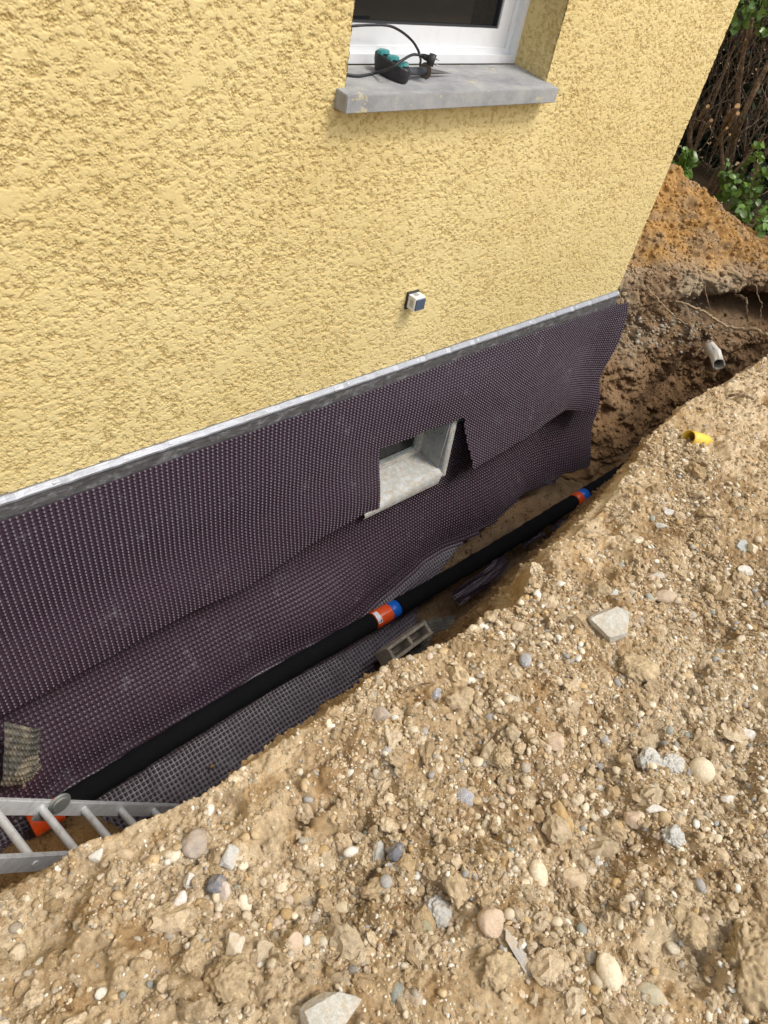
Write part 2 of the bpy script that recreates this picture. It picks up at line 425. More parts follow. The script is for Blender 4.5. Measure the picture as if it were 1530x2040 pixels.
# (outward offset, height) pairs, bottom -> lip -> heap crest -> behind
prof = [(.70, -3.40), (.48, -3.15), (.26, -2.85), (.09, -2.58), (-.02, -2.40), (-.05, -2.25), (-.07, -2.12), (-.10, -2.03), (-.16, -1.97),
        (-.40, -1.78), (-.80, -1.42), (-1.15, -1.17), (-1.5, -1.30), (-2.2, -1.75), (-2.6, -1.9)]
pa = np.array(prof); pl = np.concatenate([[0], np.cumsum(np.hypot(*np.diff(pa, axis=0).T))])
VS = np.arange(0, pl[-1], .0125); po = sm1(np.interp(VS, pl, pa[:, 0]), 14); pz = sm1(np.interp(VS, pl, pa[:, 1]), 14)
SG, VG = np.meshgrid(SS, VS, indexing='ij')
OFF = np.repeat(po[None], len(SS), 0); HZ = np.repeat(pz[None], len(SS), 0)
xm = np.repeat(px_[:, None], len(VS), 1); yl = np.repeat(py_[:, None], len(VS), 1)
heap = sm((HZ + 2.0) / .12) + 0 * SG; HZ0 = HZ.copy()
# ridge sinks towards the right-hand end
def pix(p):
    v = p - np.array([0, CAMY, 0]); c = v[0] * AX + v[1] * AN - v[2] * AD; return 765 + F * c[0] / c[2], 1020 + F * c[1] / c[2]
bk = np.interp(SS, [0, 2.4, 3.4, 4.4, 5.5], [1, 1, .66, .45, .4])
rdg = np.zeros(len(SS))
for i in range(len(SS)):
    q = np.array([px_[i] - 1.15 * bk[i] * nx[i], py_[i] - 1.15 * bk[i] * ny[i], -1.3]); lo, hi = -2.1, -.9
    for _ in range(22):
        q[2] = (lo + hi) / 2; u_, v_ = pix(q); t = np.interp(u_, [1200, 1345, 1400, 1450, 1490, 1530, 1620, 1800], [300, 330, 372, 428, 472, 500, 540, 590])
        if v_ > t: lo = q[2]
        else: hi = q[2]
    rdg[i] = q[2]
rdg = np.clip(sm1(rdg, 60), -1.98, -1.0) - .03
drop = (1 - (rdg + 2.0) / .83)[:, None]
HZ = np.where(HZ > -2.0, -2.0 + (HZ + 2.0) * (1 - drop), HZ)
OFF = np.where(OFF > 0, OFF * np.interp(SS, [0, 2.6, 3.4, 5], [1, 1, .55, .45])[:, None], OFF * bk[:, None])
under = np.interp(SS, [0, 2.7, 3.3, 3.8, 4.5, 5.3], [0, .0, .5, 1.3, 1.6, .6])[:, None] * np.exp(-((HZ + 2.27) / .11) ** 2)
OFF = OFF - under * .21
dd = fbm(SG * 1.6, VG * 1.6, 4, 200) * .22 + fbm(SG * 6, VG * 6, 4, 205) * .10 + fbm(SG * 22, VG * 22, 3, 207) * .03
dd = dd + clods(SG, VG, .20, 210, .25, .5) + crumbs(SG, VG, .11, 213, .40, .6) + crumbs(SG, VG, .05, 215, .5, .7) + crumbs(SG, VG, .03, 220, .5, .8) + fbm(SG * 45, VG * 45, 2, 209) * .018
fx_ = xm + nx[:, None] * (OFF + dd * (1 - heap * .65)); fy_ = yl + ny[:, None] * (OFF + dd * (1 - heap * .65)); fz_ = HZ + dd * heap * .75
n1 = fbm(SG * 2, VG * 2, 5, 230) * 2; n2 = fbm(SG * 9, VG * 9, 4, 240) * 2
grey = np.array([.37, .295, .20]); brn = np.array([.25, .16, .09]); ora = np.array([.43, .25, .09]); och = np.array([.35, .235, .125]); dk = np.array([.11, .07, .04])
fc = brn + (grey - brn) * sm(n1 * 1.1 + .35 + (HZ + 2.1) * .9)[..., None]
fc = fc + (och - fc) * (sm((n2 - .05) * 2) * .4)[..., None]
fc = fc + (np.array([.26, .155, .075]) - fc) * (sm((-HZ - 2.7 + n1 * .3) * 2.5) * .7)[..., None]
fc = fc + (dk - fc) * (np.clip(under, 0, 1) * .8)[..., None]  # shade of the undercut hollow put into the soil colour
fc = fc + ((ora + (och - ora) * sm(n2 * 1.3 + .35)[..., None]) - fc) * (sm((HZ0 + 1.97 + n1 * .14) / .12))[..., None]
fc = fc + (grey * 1.1 - fc) * (sm((HZ0 + 2.15) / .08) * sm((-1.82 - HZ0 + .16 * n1) / .08) * .8 * sm((5.0 - xm) / .4))[..., None]
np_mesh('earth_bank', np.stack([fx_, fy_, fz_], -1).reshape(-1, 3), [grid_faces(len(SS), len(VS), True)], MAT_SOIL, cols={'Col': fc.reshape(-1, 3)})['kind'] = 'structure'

# ------------------------------------------------------------------ stones: prototypes
def ico(sub):
    bm = bmesh.new(); bmesh.ops.create_icosphere(bm, subdivisions=sub, radius=1)
    V = np.array([v.co[:] for v in bm.verts]); Fc = np.array([[v.index for v in f.verts] for f in bm.faces]); bm.free(); return V, Fc
def rock(sub, cuts=6, rough=.1, seed=0, round_=.0):
    V, Fc = ico(sub); r = np.random.default_rng(seed); V = V.copy()
    for k in range(cuts):
        n = r.normal(size=3); n /= np.linalg.norm(n); d = r.uniform(.55 + round_, .9)
        o = V @ n - d; V -= np.outer(np.clip(o, 0, None), n) * .92
    a = V / np.linalg.norm(V, axis=1)[:, None]
    for s_, am in ((1.3, rough), (3., rough * .5), (7., rough * .3)):
        nn = fbm(a[:, 0] * s_ + a[:, 2] * s_ * .7 + seed * 3.1, a[:, 1] * s_ - a[:, 2] * s_ * .6 + seed, 2, seed)
        V += a * (nn * 2 * am)[:, None]
    return V, Fc
def scatter(name, n, size, lod, protos, colf, where, sink=.25, flat=(.45, .85), label=None, mat=None):
    """n stones as one mesh; where(n) -> positions"""
    P = where(n); CC = None
    if isinstance(P, tuple): P, CC = P
    n = len(P)
    sz = size(n); ang = rng.uniform(0, 6.28, n); tl = rng.normal(0, .35, (n, 2))
    ax = np.stack([sz * rng.uniform(.8, 1.25, n), sz * rng.uniform(.65, 1., n), sz * rng.uniform(*flat, n)], 1)
    ca, sa = np.cos(ang), np.sin(ang)
    k = rng.integers(0, len(protos), n); Vs = []; Fs = []; Cs = []; off = 0; c = colf(n) if CC is None else CC * rng.uniform(.8, 1.25, (n, 1))
    for pi, (pv, pf) in enumerate(protos):
        idx = np.nonzero(k == pi)[0]
        if not len(idx): continue
        q = pv[None] * ax[idx][:, None]
        x = q[..., 0]; y = q[..., 1]; z = q[..., 2]
        z = z + x * tl[idx, 0][:, None] * .6; y = y + z * tl[idx, 1][:, None] * .6
        X_ = x * ca[idx][:, None] - y * sa[idx][:, None]; Y_ = x * sa[idx][:, None] + y * ca[idx][:, None]
        q = np.stack([X_, Y_, z], -1) + P[idx][:, None]; q[..., 2] += (ax[idx, 2] * (1 - 2 * sink))[:, None] * .5
        Vs.append(q.reshape(-1, 3)); Fs.append((pf[None] + (np.arange(len(idx)) * len(pv))[:, None, None] + off).reshape(-1, 3))
        Cs.append(np.repeat(c[idx], len(pv), 0)); off += len(idx) * len(pv)
    o = np_mesh(name, np.concatenate(Vs), [np.concatenate(Fs)], mat or MAT_STONE, cols={'Col': np.concatenate(Cs)}, smooth=lod > 0)
    o['kind'] = 'stuff'
    if label: o['label'] = label
    return o
PAL = np.array([(.60, .50, .35), (.66, .57, .42), (.50, .37, .21), (.52, .36, .17), (.40, .34, .26), (.33, .31, .28), (.72, .68, .58), (.54, .42, .31), (.42, .30, .17), (.30, .30, .25)])
PW = np.array([.24, .17, .20, .05, .08, .05, .09, .04, .06, .02]); PW /= PW.sum()
def col_stone(n):
    c = PAL[rng.choice(len(PAL), n, p=PW)] * rng.uniform(.82, 1.12, (n, 1)); return np.clip(c, 0, .85)
def col_clod(n):
    a = np.array([.44, .32, .18]); b = np.array([.66, .54, .37]); t = rng.uniform(0, 1, (n, 1)); return (a + (b - a) * t) * rng.uniform(.8, 1.08, (n, 1))
def on_plateau(n, xr=(-.55, 2.9), qr=(0, 1.35)):
    # patchy: more stones where a slow noise is high
    x = rng.uniform(*xr, n * 3); q = rng.uniform(0, 1, n * 3) * (qr[1] - qr[0]) + qr[0]; y = crest_y(x) - q
    a = np.arctan2(y + 1.9, x)
    vis = (x * 0 + 1 > 0) & (y > -2.75)
    d = vnoise(x * 5, y * 5, 300) * .6 + vnoise(x * 16, y * 16, 301) * .4
    ok = (rng.uniform(0, 1, n * 3) < sm((d - .28) * 2.6) + .15) & vis
    x = x[ok][:n]; y = y[ok][:n]
    return np.stack([x, y, ground_z(x, y)], 1)
def powsize(a, b, e):
    return lambda n: (a ** (1 - e) + rng.uniform(0, 1, n) * (b ** (1 - e) - a ** (1 - e))) ** (1 / (1 - e))
P1 = [rock(1, 5, .12, s) for s in range(14)]; P1r = [rock(1, 3, .08, s + 50, .1) for s in range(6)]
P2 = [rock(2, 6, .10, s + 20) for s in range(12)] + [rock(2, 9, .12, s + 120, -.1) for s in range(12)] + [rock(2, 2, .05, s + 70, .2) for s in range(5)]
def rough_rock(sub, seed):
    V, Fc = rock(sub, 4, .22, seed, -.05); a = V / np.linalg.norm(V, axis=1)[:, None]
    f1, f2, i_ = worley(a[:, 0] * 2.6 + a[:, 2] * 1.7 + seed, a[:, 1] * 2.6 - a[:, 2] * 1.5, seed)
    return V + a * ((np.clip(f2 - f1, 0, .5) * .55 + (i_ - .5) * .22) + fbm(a[:, 0] * 7 + a[:, 2] * 4, a[:, 1] * 7 - a[:, 2] * 5, 3, seed) * .4)[:, None], Fc
PC = [rough_rock(3, s + 90) for s in range(10)]; PCs = [rough_rock(2, s + 190) for s in range(12)]
scatter('gravel', 40000, powsize(.0020, .006, 2.3), 0, P1 + P1r, col_stone, lambda n: on_plateau(n))
scatter('coarse_gravel', 6000, powsize(.006, .018, 2.6), 1, P2, col_stone, lambda n: on_plateau(n), sink=.45)
scatter('soil_crumbs', 52000, powsize(.0025, .008, 2.3), 0, P1, col_clod, lambda n: on_plateau(n), sink=.35, flat=(.6, 1), mat=MAT_SOIL)
scatter('small_soil_clods', 4600, powsize(.007, .014, 2.6), 0, PCs, col_clod, lambda n: on_plateau(n), sink=.45, flat=(.6, 1), mat=MAT_SOIL)
scatter('soil_clods', 560, powsize(.013, .036, 2.5), 0, PC, col_clod, lambda n: on_plateau(n), sink=.55, flat=(.55, .9), mat=MAT_SOIL)
scatter('distant_crumbs', 15000, powsize(.004, .016, 2.4), 0, P1, col_clod, lambda n: on_plateau(n, (2.6, 5.6), (0, 2.2)), sink=.35, flat=(.6, 1), mat=MAT_SOIL)
scatter('distant_gravel', 2600, powsize(.005, .016, 2.6), 1, P1, col_stone, lambda n: on_plateau(n, (2.8, 5.6), (0, 2.2)), sink=.4)
def on_face(n, smin, smax, vmin, vmax, th=0.):
    i = rng.integers(int(smin / .0125), int(smax / .0125), n); j = rng.integers(int(vmin / .0125), int(vmax / .0125), n)
    return np.stack([fx_[i, j], fy_[i, j], fz_[i, j]], 1)
def on_face2(n, vmin, vmax):
    i = rng.integers(0, len(SS), n); j = rng.integers(int(vmin / .0125), int(vmax / .0125), n)
    return np.stack([fx_[i, j], fy_[i, j], fz_[i, j]], 1), fc[i, j]
scatter('heap_crumbs', 11000, powsize(.006, .030, 2.5), 1, P1, col_clod, lambda n: on_face2(n, 1.45, 3.1), sink=.4, flat=(.6, 1), mat=MAT_SOIL)
scatter('bank_crumbs', 8000, powsize(.006, .024, 2.6), 1, P1, col_clod, lambda n: on_face2(n, .25, 1.45), sink=.4, flat=(.6, 1), mat=MAT_SOIL)
# seam of pale pebbles in the dug face
def seam(n):
    i = rng.integers(int(1.9 / .0125), int(3.7 / .0125), n); h = rng.normal(-2.42, .07, n)
    j = np.array([np.argmin(abs(HZ[a, :int(1.5 / .0125)] - b)) for a, b in zip(i, h)])
    return np.stack([fx_[i, j], fy_[i, j], fz_[i, j]], 1)
scatter('seam_pebbles', 520, powsize(.009, .022, 2.2), 1, P2, lambda n: np.array([.42, .37, .29]) * rng.uniform(.5, 1.1, (n, 1)), seam, sink=.5)
def in_trench(n):
    i = rng.integers(np.searchsorted(xs, -.2), np.searchsorted(xs, 5.), n); j = rng.integers(20, len(ts) - 4, n)
    return np.stack([GX[i, j], GY[i, j], GZ[i, j]], 1), gcol[i, j]
scatter('trench_crumbs', 12000, powsize(.004, .018, 2.5), 1, P1, col_clod, in_trench, sink=.4, flat=(.6, 1), mat=MAT_SOIL)

# ------------------------------------------------------------------ house
HX = 3.93                                    # right-hand corner of the house
house = empty('house', (2., 0, -1.7))
tag(house, 'yellow stucco house wall with a white window and a concrete sill', 'house')
# opening of the upper window and of the basement window
WX0, WX1, WZ0 = 1.587, 2.612, -.523
BX0, BX1, BZ0, BZ1 = 1.93, 2.595, -2.56, -2.02

def stucco_height(x, z):
    """thrown render floated flat: granules and islands with sharp creases between; 0 on the flats, -1 at the bottom"""
    k1 = fbm(x * 30, z * 30, 3, 310); k2 = fbm(x * 30 + 7, z * 30, 3, 313)
    big = fbm(x * 6.5, z * 9, 4, 350, .6) * 2
    right = sm((x - .9) / 2.2)
    wx = x + k1 * .008 + fbm(x * 95, z * 95, 2, 375) * .007; wz = z + k2 * .008 + fbm(x * 95 + 3, z * 95, 2, 377) * .007
    f1, f2, i = worley(wx * 125, wz * 155, 340)
    g1, g2, j = worley(wx * 240, wz * 280, 345)
    crease = np.clip(1.25 - (f2 - f1) * 4.2, 0, 1); fine = np.clip(1 - (g2 - g1) * 2.4, 0, 1)
    crease = crease * sm(.62 + 2.2 * fbm(wx * 70, wz * 85, 2, 379))
    low = sm((fbm(wx * 66, wz * 88, 3, 320, .6) * 2 + .08 - big * .12) * 2.4)      # 1 where the coat stayed rough
    isl = sm((-big * .30 + .62 + 1.5 * fbm(wx * 17, wz * 25, 3, 371)) * 2.6)       # 0 on the larger smeared islands
    d = np.maximum(crease * (.50 + .5 * low), low * (.12 + .50 * (1 - i))) + low * fine * .42
    d = d * (.06 + .94 * isl)
    return -np.clip(d, 0, 1), big
def stucco_patch(name, X1, Z1):
    X_, Z_ = np.meshgrid(X1, Z1, indexing='ij')
    d, big = stucco_height(X_, Z_)
    Y_ = -d * (.0052 - .0012 * sm((X_ - 1.) / 2)) + fbm(X_ * 2, Z_ * 2, 3, 360) * .006 + fbm(X_ * 60, Z_ * 60, 2, 365) * .0008
    n0, n1 = X_.shape
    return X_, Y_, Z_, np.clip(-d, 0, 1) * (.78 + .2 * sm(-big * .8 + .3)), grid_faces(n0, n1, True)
PX_, PY_, PZ_, pitv, fcs = stucco_patch('wall', axis([(-.45, -.1, .01), (-.1, 1.7, .0023), (1.7, HX, .0032)]), axis([(-1.80, -.12, .0023)]))
cx = PX_.reshape(-1)[fcs].mean(1); cz = PZ_.reshape(-1)[fcs].mean(1)
fcs = fcs[~((cx > WX0) & (cx < WX1) & (cz > WZ0 - .02))]
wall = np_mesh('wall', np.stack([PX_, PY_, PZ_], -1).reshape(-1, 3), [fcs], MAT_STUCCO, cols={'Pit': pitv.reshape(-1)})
keep(wall, house)
# body of the wall round the finely worked face (butted to it), with the same render
bm = bmesh.new()
T = .38
for b in ((-6, -.45, .004, T, -1.80, 1.6), (-.45, WX0, .012, T, -1.80, -.12), (-.45, WX0, .0, T, -.12, 1.6), (WX0, WX1, .012, T, -1.80, WZ0 - .022),
          (WX1, HX - .002, .012, T, -1.80, -.12), (WX1, HX, .0, T, -.12, 1.6), (WX0, WX1, .0, T, .55, 1.6)):
    add_box(bm, *b)
keep(bm_obj('wall_core', bm, MAT_STUCCO), house)
# right return of the house and its roofless depth
keep(box('side_wall', (HX - .32, HX - .003, T + .001, 6, -1.80, 1.6), MAT_STUCCO), house)
keep(box('roof_slab', (-6, HX + .2, -.2, 6.2, 1.601, 1.75), MAT_SILL), house)
# reveals of the upper window with the same stucco
for nm, X0 in (('reveal', WX1), ('reveal', WX0)):
    A, B = np.meshgrid(np.arange(0, .2301, .0034), np.arange(WZ0 - .02, .12, .0034), indexing='ij')
    d, big = stucco_height(A + 5, B)
    sgn = 1 if X0 == WX1 else -1
    V = np.stack([X0 + sgn * (-.004 - d * .0062) - .0, A + .002, B], -1)
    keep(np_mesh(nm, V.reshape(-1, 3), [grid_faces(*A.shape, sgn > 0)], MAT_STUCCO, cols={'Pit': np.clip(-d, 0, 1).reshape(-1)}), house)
# foundation wall behind the membrane, with the basement opening
bm = bmesh.new()
for b in ((-6, BX0, .012, .42, -3.5, -1.801), (BX1, HX, .012, .42, -3.5, -1.801), (BX0, BX1, .012, .42, -3.5, BZ0 - .075), (BX0, BX1, .012, .42, BZ1, -1.801)):
    add_box(bm, *b)
keep(bm_obj('foundation_wall', bm, MAT_RENDER), house)

# upper window sill
bm = bmesh.new()
pts = [(-.058, -.597), (-.058, -.5465), (.168, -.5205), (.168, -.60), (.02, -.60), (.02, -.597)]
prism(bm, pts, 'x', 1.549, 2.628)
bmesh.ops.bevel(bm, geom=[e for e in bm.edges if e.calc_face_angle(0) > .5], offset=.0025, segments=2, affect='EDGES')
keep(bm_obj('window_sill', bm, MAT_SILL), house)

# window
win = empty('window', (2.1, .2, -.1)); keep(win, house)
def frame_rect(name, x0, x1, z0, z1, wd, y0, y1, mat, parent, bev=.003, wb=None):
    wb = wb or wd
    bm = bmesh.new()
    add_box(bm, x0, x0 + wd, y0, y1, z0 + wb, z1); add_box(bm, x1 - wd, x1, y0, y1, z0 + wb, z1)
    add_box(bm, x0, x1, y0, y1, z0, z0 + wb); add_box(bm, x0 + wd, x1 - wd, y0, y1, z1 - wd, z1)
    return keep(bm_obj(name, bm, mat, bevel=bev), parent)
frame_rect('frame', WX0 + .001, WX1 - .001, -.5195, .55, .028, .178, .25, MAT_PVC, win, wb=.028)
frame_rect('casing', WX0 + .029, WX1 - .029, -.4912, .52, .022, .203, .26, MAT_PVC, win, wb=.018)
frame_rect('sash', WX0 + .040, WX1 - .040, -.484, .50, .070, .212, .27, MAT_PVC, win, bev=.006, wb=.072)
frame_rect('gasket', WX0 + .1095, WX1 - .1095, -.4125, .431, .007, .220, .236, MAT_GASKET, win, bev=0)
keep(box('pane', (WX0 + .112, WX1 - .112, .232, .238, -.41, .43), MAT_GLASS), win)
keep(box('inner_room', (WX0, WX1, .30, .305, -.5, .54), plastic('dark_room', (.03, .022, .017), .9)), win)

# basement window in its mortar surround
bw_ = empty('basement_window', (2.26, .1, -2.3)); keep(bw_, house)
bm = bmesh.new()
# sloping mortar ledge, lower towards the left front
c = [(2.005, -.055, -2.605), (2.60, -.055, -2.548), (2.60, .15, -2.543), (2.005, .15, -2.543)]
n = 10; g = {}
for i in range(n + 1):
    for j in range(n + 1):
        a, b = i / n, j / n
        p = [c[0][k] * (1 - a) * (1 - b) + c[1][k] * a * (1 - b) + c[2][k] * a * b + c[3][k] * (1 - a) * b for k in range(3)]
        p[2] += float(fbm(np.array([a * 4.]), np.array([b * 3.]), 3, 400)[0]) * .008 - .025 * max(0, 1 - b / .12) ** 2
        g[i, j] = bm.verts.new(p)
for i in range(n):
    for j in range(n): bm.faces.new((g[i, j], g[i + 1, j], g[i + 1, j + 1], g[i, j + 1]))
low = [bm.verts.new((g[i, 0].co.x, -.045, -2.66)) for i in range(n + 1)]
for i in range(n): bm.faces.new((g[i, 0], low[i], low[i + 1], g[i + 1, 0]))
MAT_MORTAR = stone_mat('pale_mortar', (.55, .57, .56), (.40, .41, .39), 60, .85, .002)
keep(bm_obj('ledge', bm, MAT_MORTAR, smooth=True), bw_)
bm = bmesh.new(); pts = []
for k in range(9):
    a = math.pi * k / 8; pts.append((2.617 + .022 * math.cos(a) * -1, -.040 - .020 * math.sin(a)))
pts += [(2.639, .011), (2.5955, .011), (2.5955, .16), (2.590, .16)]
prism(bm, pts, 'z', -2.60, -2.10)
for v in bm.verts:
    f = fbm(np.array([v.co.z * 9]), np.array([v.co.x * 30.]), 3, 410)[0]; v.co.x += f * .008; v.co.y = max(v.co.y, -.018) if v.co.z > -2.2 else v.co.y
keep(bm_obj('surround', bm, MAT_MORTAR, smooth=False, bevel=.004), bw_)
keep(box('jamb', (2.583, 2.589, -.02, .145, -2.56, -2.03), MAT_RENDER, bevel=.002), bw_)
frame_rect('frame', 1.93, 2.583, -2.542, -2.03, .030, .140, .19, MAT_PVC_DIRTY, bw_, wb=.028)
frame_rect('sash', 1.961, 2.552, -2.513, -2.05, .020, .150, .20, stone_mat('blue_grey_paint', (.42, .50, .50), (.30, .34, .33), 60, .6), bw_, wb=.016)
keep(box('pane', (1.981, 2.532, .165, .170, -2.49, -2.07), MAT_GLASS), bw_)

# metal edge strip fastened along the foot of the stucco
bm = bmesh.new()
def strip_pts():
    return [(.004, -1.689), (-.006, -1.691), (-.020, -1.709), (-.022, -1.715), (-.0195, -1.721), (-.0185, -1.726), (-.024, -1.792), (-.021, -1.792), (-.015, -1.726), (.004, -1.715)]
for a0, a1, dz in ((-.9, 1.693, 0), (1.691, HX + .002, .0025)):
    xsn = np.linspace(a0, a1, 90); pr = strip_pts(); rows = []
    for x in xsn:
        wv_ = float(fbm(np.array([x * 2.5]), np.array([3.3]), 2, 430)[0])
        ding = max(0, 1 - abs(((x - .10) % .172) - .086) / .020)
        rows.append([bm.verts.new((x, p[0] * (1 + dz * 20) - wv_ * .004 - (ding * .004 if 1 <= k <= 3 else 0), p[1] + wv_ * .004 + dz * .4)) for k, p in enumerate(pr)])
    for i in range(len(rows) - 1):
        for k in range(len(pr)):
            k2 = (k + 1) % len(pr); bm.faces.new((rows[i][k], rows[i][k2], rows[i + 1][k2], rows[i + 1][k]))
    bm.faces.new(rows[0]); bm.faces.new(rows[-1][::-1])
bmesh.ops.recalc_face_normals(bm, faces=bm.faces)
for f in bm.faces:
    cc = f.calc_center_median()
    if cc.z < -1.735 and cc.y < -.017: f.material_index = 1
strip = bm_obj('edge_strip', bm, [MAT_STRIP, MAT_FLANGE]); keep(strip, house)
for x in np.arange(.05, HX, .43):
    bm = bmesh.new(); bmesh.ops.create_uvsphere(bm, u_segments=12, v_segments=6, radius=.0075)
    bmesh.ops.scale(bm, vec=(1, .6, 1), verts=bm.verts); bmesh.ops.translate(bm, vec=(x, -.0135, -1.702), verts=bm.verts)
    keep(bm_obj('rivet', bm, MAT_ALU, smooth=True), strip)

# ------------------------------------------------------------------ dimple membranes
def dimple_sheet(name, P, nu, nv, depth, keepf, mat, side=1, parent=None, df=None, r1=.30, r2=.17, origin=None, thick=.0):
    """P(U,V) -> points for cell coordinates U in [0,nu], V in [0,nv]; one pit per cell, sunk along the surface normal"""
    iu, iv = np.meshgrid(np.arange(nu + 1), np.arange(nv + 1), indexing='ij'); ci = (iu * (nv + 1) + iv)
    U = [iu.ravel()]; V = [iv.ravel()]; n0 = ci.size
    hu, hv = np.meshgrid(np.arange(nu) + .5, np.arange(nv + 1), indexing='ij'); hi = n0 + np.arange(hu.size).reshape(hu.shape); U.append(hu.ravel()); V.append(hv.ravel()); n0 += hu.size
    vu, vv_ = np.meshgrid(np.arange(nu + 1), np.arange(nv) + .5, indexing='ij'); vi = n0 + np.arange(vu.size).reshape(vu.shape); U.append(vu.ravel()); V.append(vv_.ravel()); n0 += vu.size
    cu, cv = np.meshgrid(np.arange(nu) + .5, np.arange(nv) + .5, indexing='ij'); nc = cu.size; cu = cu.ravel(); cv = cv.ravel()
    ang = np.radians([-135, -90, -45, 0, 45, 90, 135, 180])
    D = [np.zeros(n0)]
    rings = []
    for r, dep in ((r1, 0.), (r1 * .88, .35), (r2, 1.)):
        ids = []
        for a in ang:
            U.append(cu + r * math.cos(a)); V.append(cv + r * math.sin(a)); D.append(np.full(nc, dep)); ids.append(n0 + np.arange(nc)); n0 += nc
        rings.append(ids)
    U.append(cu); V.append(cv); D.append(np.full(nc, 1.02)); cen = n0 + np.arange(nc)
    U = np.concatenate(U).astype(float); V = np.concatenate(V).astype(float); D = np.concatenate(D)
    p = P(U, V); e = .25
    n_ = np.cross(P(U + e, V) - P(U - e, V), P(U, V + e) - P(U, V - e)); n_ /= np.linalg.norm(n_, axis=1)[:, None] + 1e-12
    if df: D = D * df(U, V)
    p = p + n_ * (side * depth * D)[:, None]
    I = (cu - .5).astype(int); J = (cv - .5).astype(int)
    outer = [ci[I, J], hi[I, J], ci[I + 1, J], vi[I + 1, J], ci[I + 1, J + 1], hi[I, J + 1], ci[I, J + 1], vi[I, J]]
    kp = keepf(P(cu, cv), cu, cv) if keepf else np.ones(nc, bool)
    fq = []
    chain = [outer] + rings
    for a, b in zip(chain[:-1], chain[1:]):
        for k in range(8):
            k2 = (k + 1) % 8; fq.append(np.stack([a[k], a[k2], b[k2], b[k]], 1)[kp])
    ft = [np.stack([rings[-1][k], rings[-1][(k + 1) % 8], cen], 1)[kp] for k in range(8)]
    fq = np.concatenate(fq); ft = np.concatenate(ft)
    if side < 0: fq = fq[:, ::-1]; ft = ft[:, ::-1]
    used = np.zeros(len(p), bool); used[fq.ravel()] = True; used[ft.ravel()] = True; mp = np.cumsum(used) - 1
    return np_mesh(name, p[used], [mp[fq], mp[ft]], mat, parent, origin=origin)
PITCH = .0218
MX0 = -.46
# --- upper sheet
lapx = np.array([-.6, .06, .6, 1.2, 2.0, 2.3, 2.75, 3.2, 3.9, 4.5])
lap_px = [(None, -2.90), ((0, 1430), None), ((300, 1262), None), ((500, 1163), None), ((733, 1022), None), ((923, 946), None), ((1000, 902), None), ((1130, 822), None)]
def y_upper(x, v):
    v = np.clip(v, 0, 1); b = .028 + .030 * v ** 1.5
    b = b + .045 * v * (fbm(x * 1.3 + v * 1.4, v * .8 + 2, 3, 500) + .1) * (1 + sm((x - 2.4) / 1.0) * 1.2)
    b = b + .011 * np.sin((x * 1.15 - v * 2.3) * 3.1) * v * sm((x - .4) / 1) + .006 * fbm(x * 7, v * 6, 2, 510) * np.minimum(1, v * 3)
    b = b + .055 * sm((v - .55) / .45) + .022 * np.exp(-((x - 2.5) / .5) ** 2) * sm(v / .3)
    b = b + (.10 * v + .035) * sm((x - 3.72) / .5) ** 1.3
    return -b
lx = [-.7]; lz = [-2.89]
for p, _ in lap_px[1:]:
    x0 = at_y(*p, -.05); y0 = float(y_upper(np.array([x0[0]]), np.array([1.]))[0]); q = at_y(*p, y0); lx.append(q[0]); lz.append(q[2])
q = at_y(1191, 826, -.20); lx.append(q[0]); lz.append(q[2])
lx = np.array(lx); lz = np.array(lz); o_ = np.argsort(lx); lx = lx[o_]; lz = lz[o_]
NU = int((4.22 - MX0) / PITCH); NV1 = 48
edge_u = [(0, at_y(1264, 592, -.065)), (.12, at_y(1260, 630, -.09)), (.36, at_y(1233, 708, -.12)), (.68, at_y(1204, 778, -.165)), (1., at_y(1191, 824, -.20))]
eu_v = np.array([a for a, _ in edge_u]); eu_x = np.array([b[0] for _, b in edge_u])
def P_upper(U, V):
    v = V / NV1; x = MX0 + U * PITCH
    xe = np.interp(v, eu_v, eu_x); k = sm((x - 3.2) / (4.22 - 3.2)); x = x + k * (xe - 4.22)
    zb = np.interp(x, lx, lz) + .004 * np.sin(x * 9)
    zt = -1.768 - .004 * np.sin(x * 4)
    return np.stack([x, y_upper(x, v), zt + (zb - zt) * v], -1)
hole_u = [(2.018, -1.9), (2.018, -3.), (2.640, -3.), (2.640, -1.9)]
ztop = lambda x: np.interp(x, [2.0, 2.64], [-2.137, -2.163])
def snap_upper(U, V):
    p = P_upper(U, V)
    return p
HA = [at_y(757, 892, -.04), at_y(922, 829, -.05), at_y(923, 948, -.05), at_y(733, 1024, -.04)]
def inside_u(p): 
    xr = np.interp(p[:, 2], [HA[2][2], HA[1][2]], [HA[2][0], HA[1][0]]); xl = np.interp(p[:, 2], [HA[3][2], HA[0][2]], [HA[3][0], HA[0][0]])
    zt = np.interp(p[:, 0], [HA[0][0], HA[1][0]], [HA[0][2], HA[1][2]])
    return xl, xr, zt
def P_upper_cut(U, V):
    p = P_upper(U, V); xl, xr, zt = inside_u(p)
    dl = p[:, 0] - xl; dr = xr - p[:, 0]; dt = zt - p[:, 2]
    ins = (dl > 0) & (dr > 0) & (dt > 0)
    m = np.minimum(np.minimum(dl, dr), dt)
    near_ = ins & (m < PITCH * .75)
    a = near_ & (m == dl); b = near_ & (m == dr); c = near_ & (m == dt)
    p[a, 0] = xl[a]; p[b, 0] = xr[b]; p[c, 2] = zt[c]
    return p
def keep_upper(p, cu, cv):
    q = P_upper(cu, cv); xl, xr, zt = inside_u(q)
    return ~((q[:, 0] > xl) & (q[:, 0] < xr) & (q[:, 2] < zt))
upper = dimple_sheet('dimple_membrane', P_upper_cut, NU, NV1, .0068, keep_upper, MAT_MEMB, side=-1)
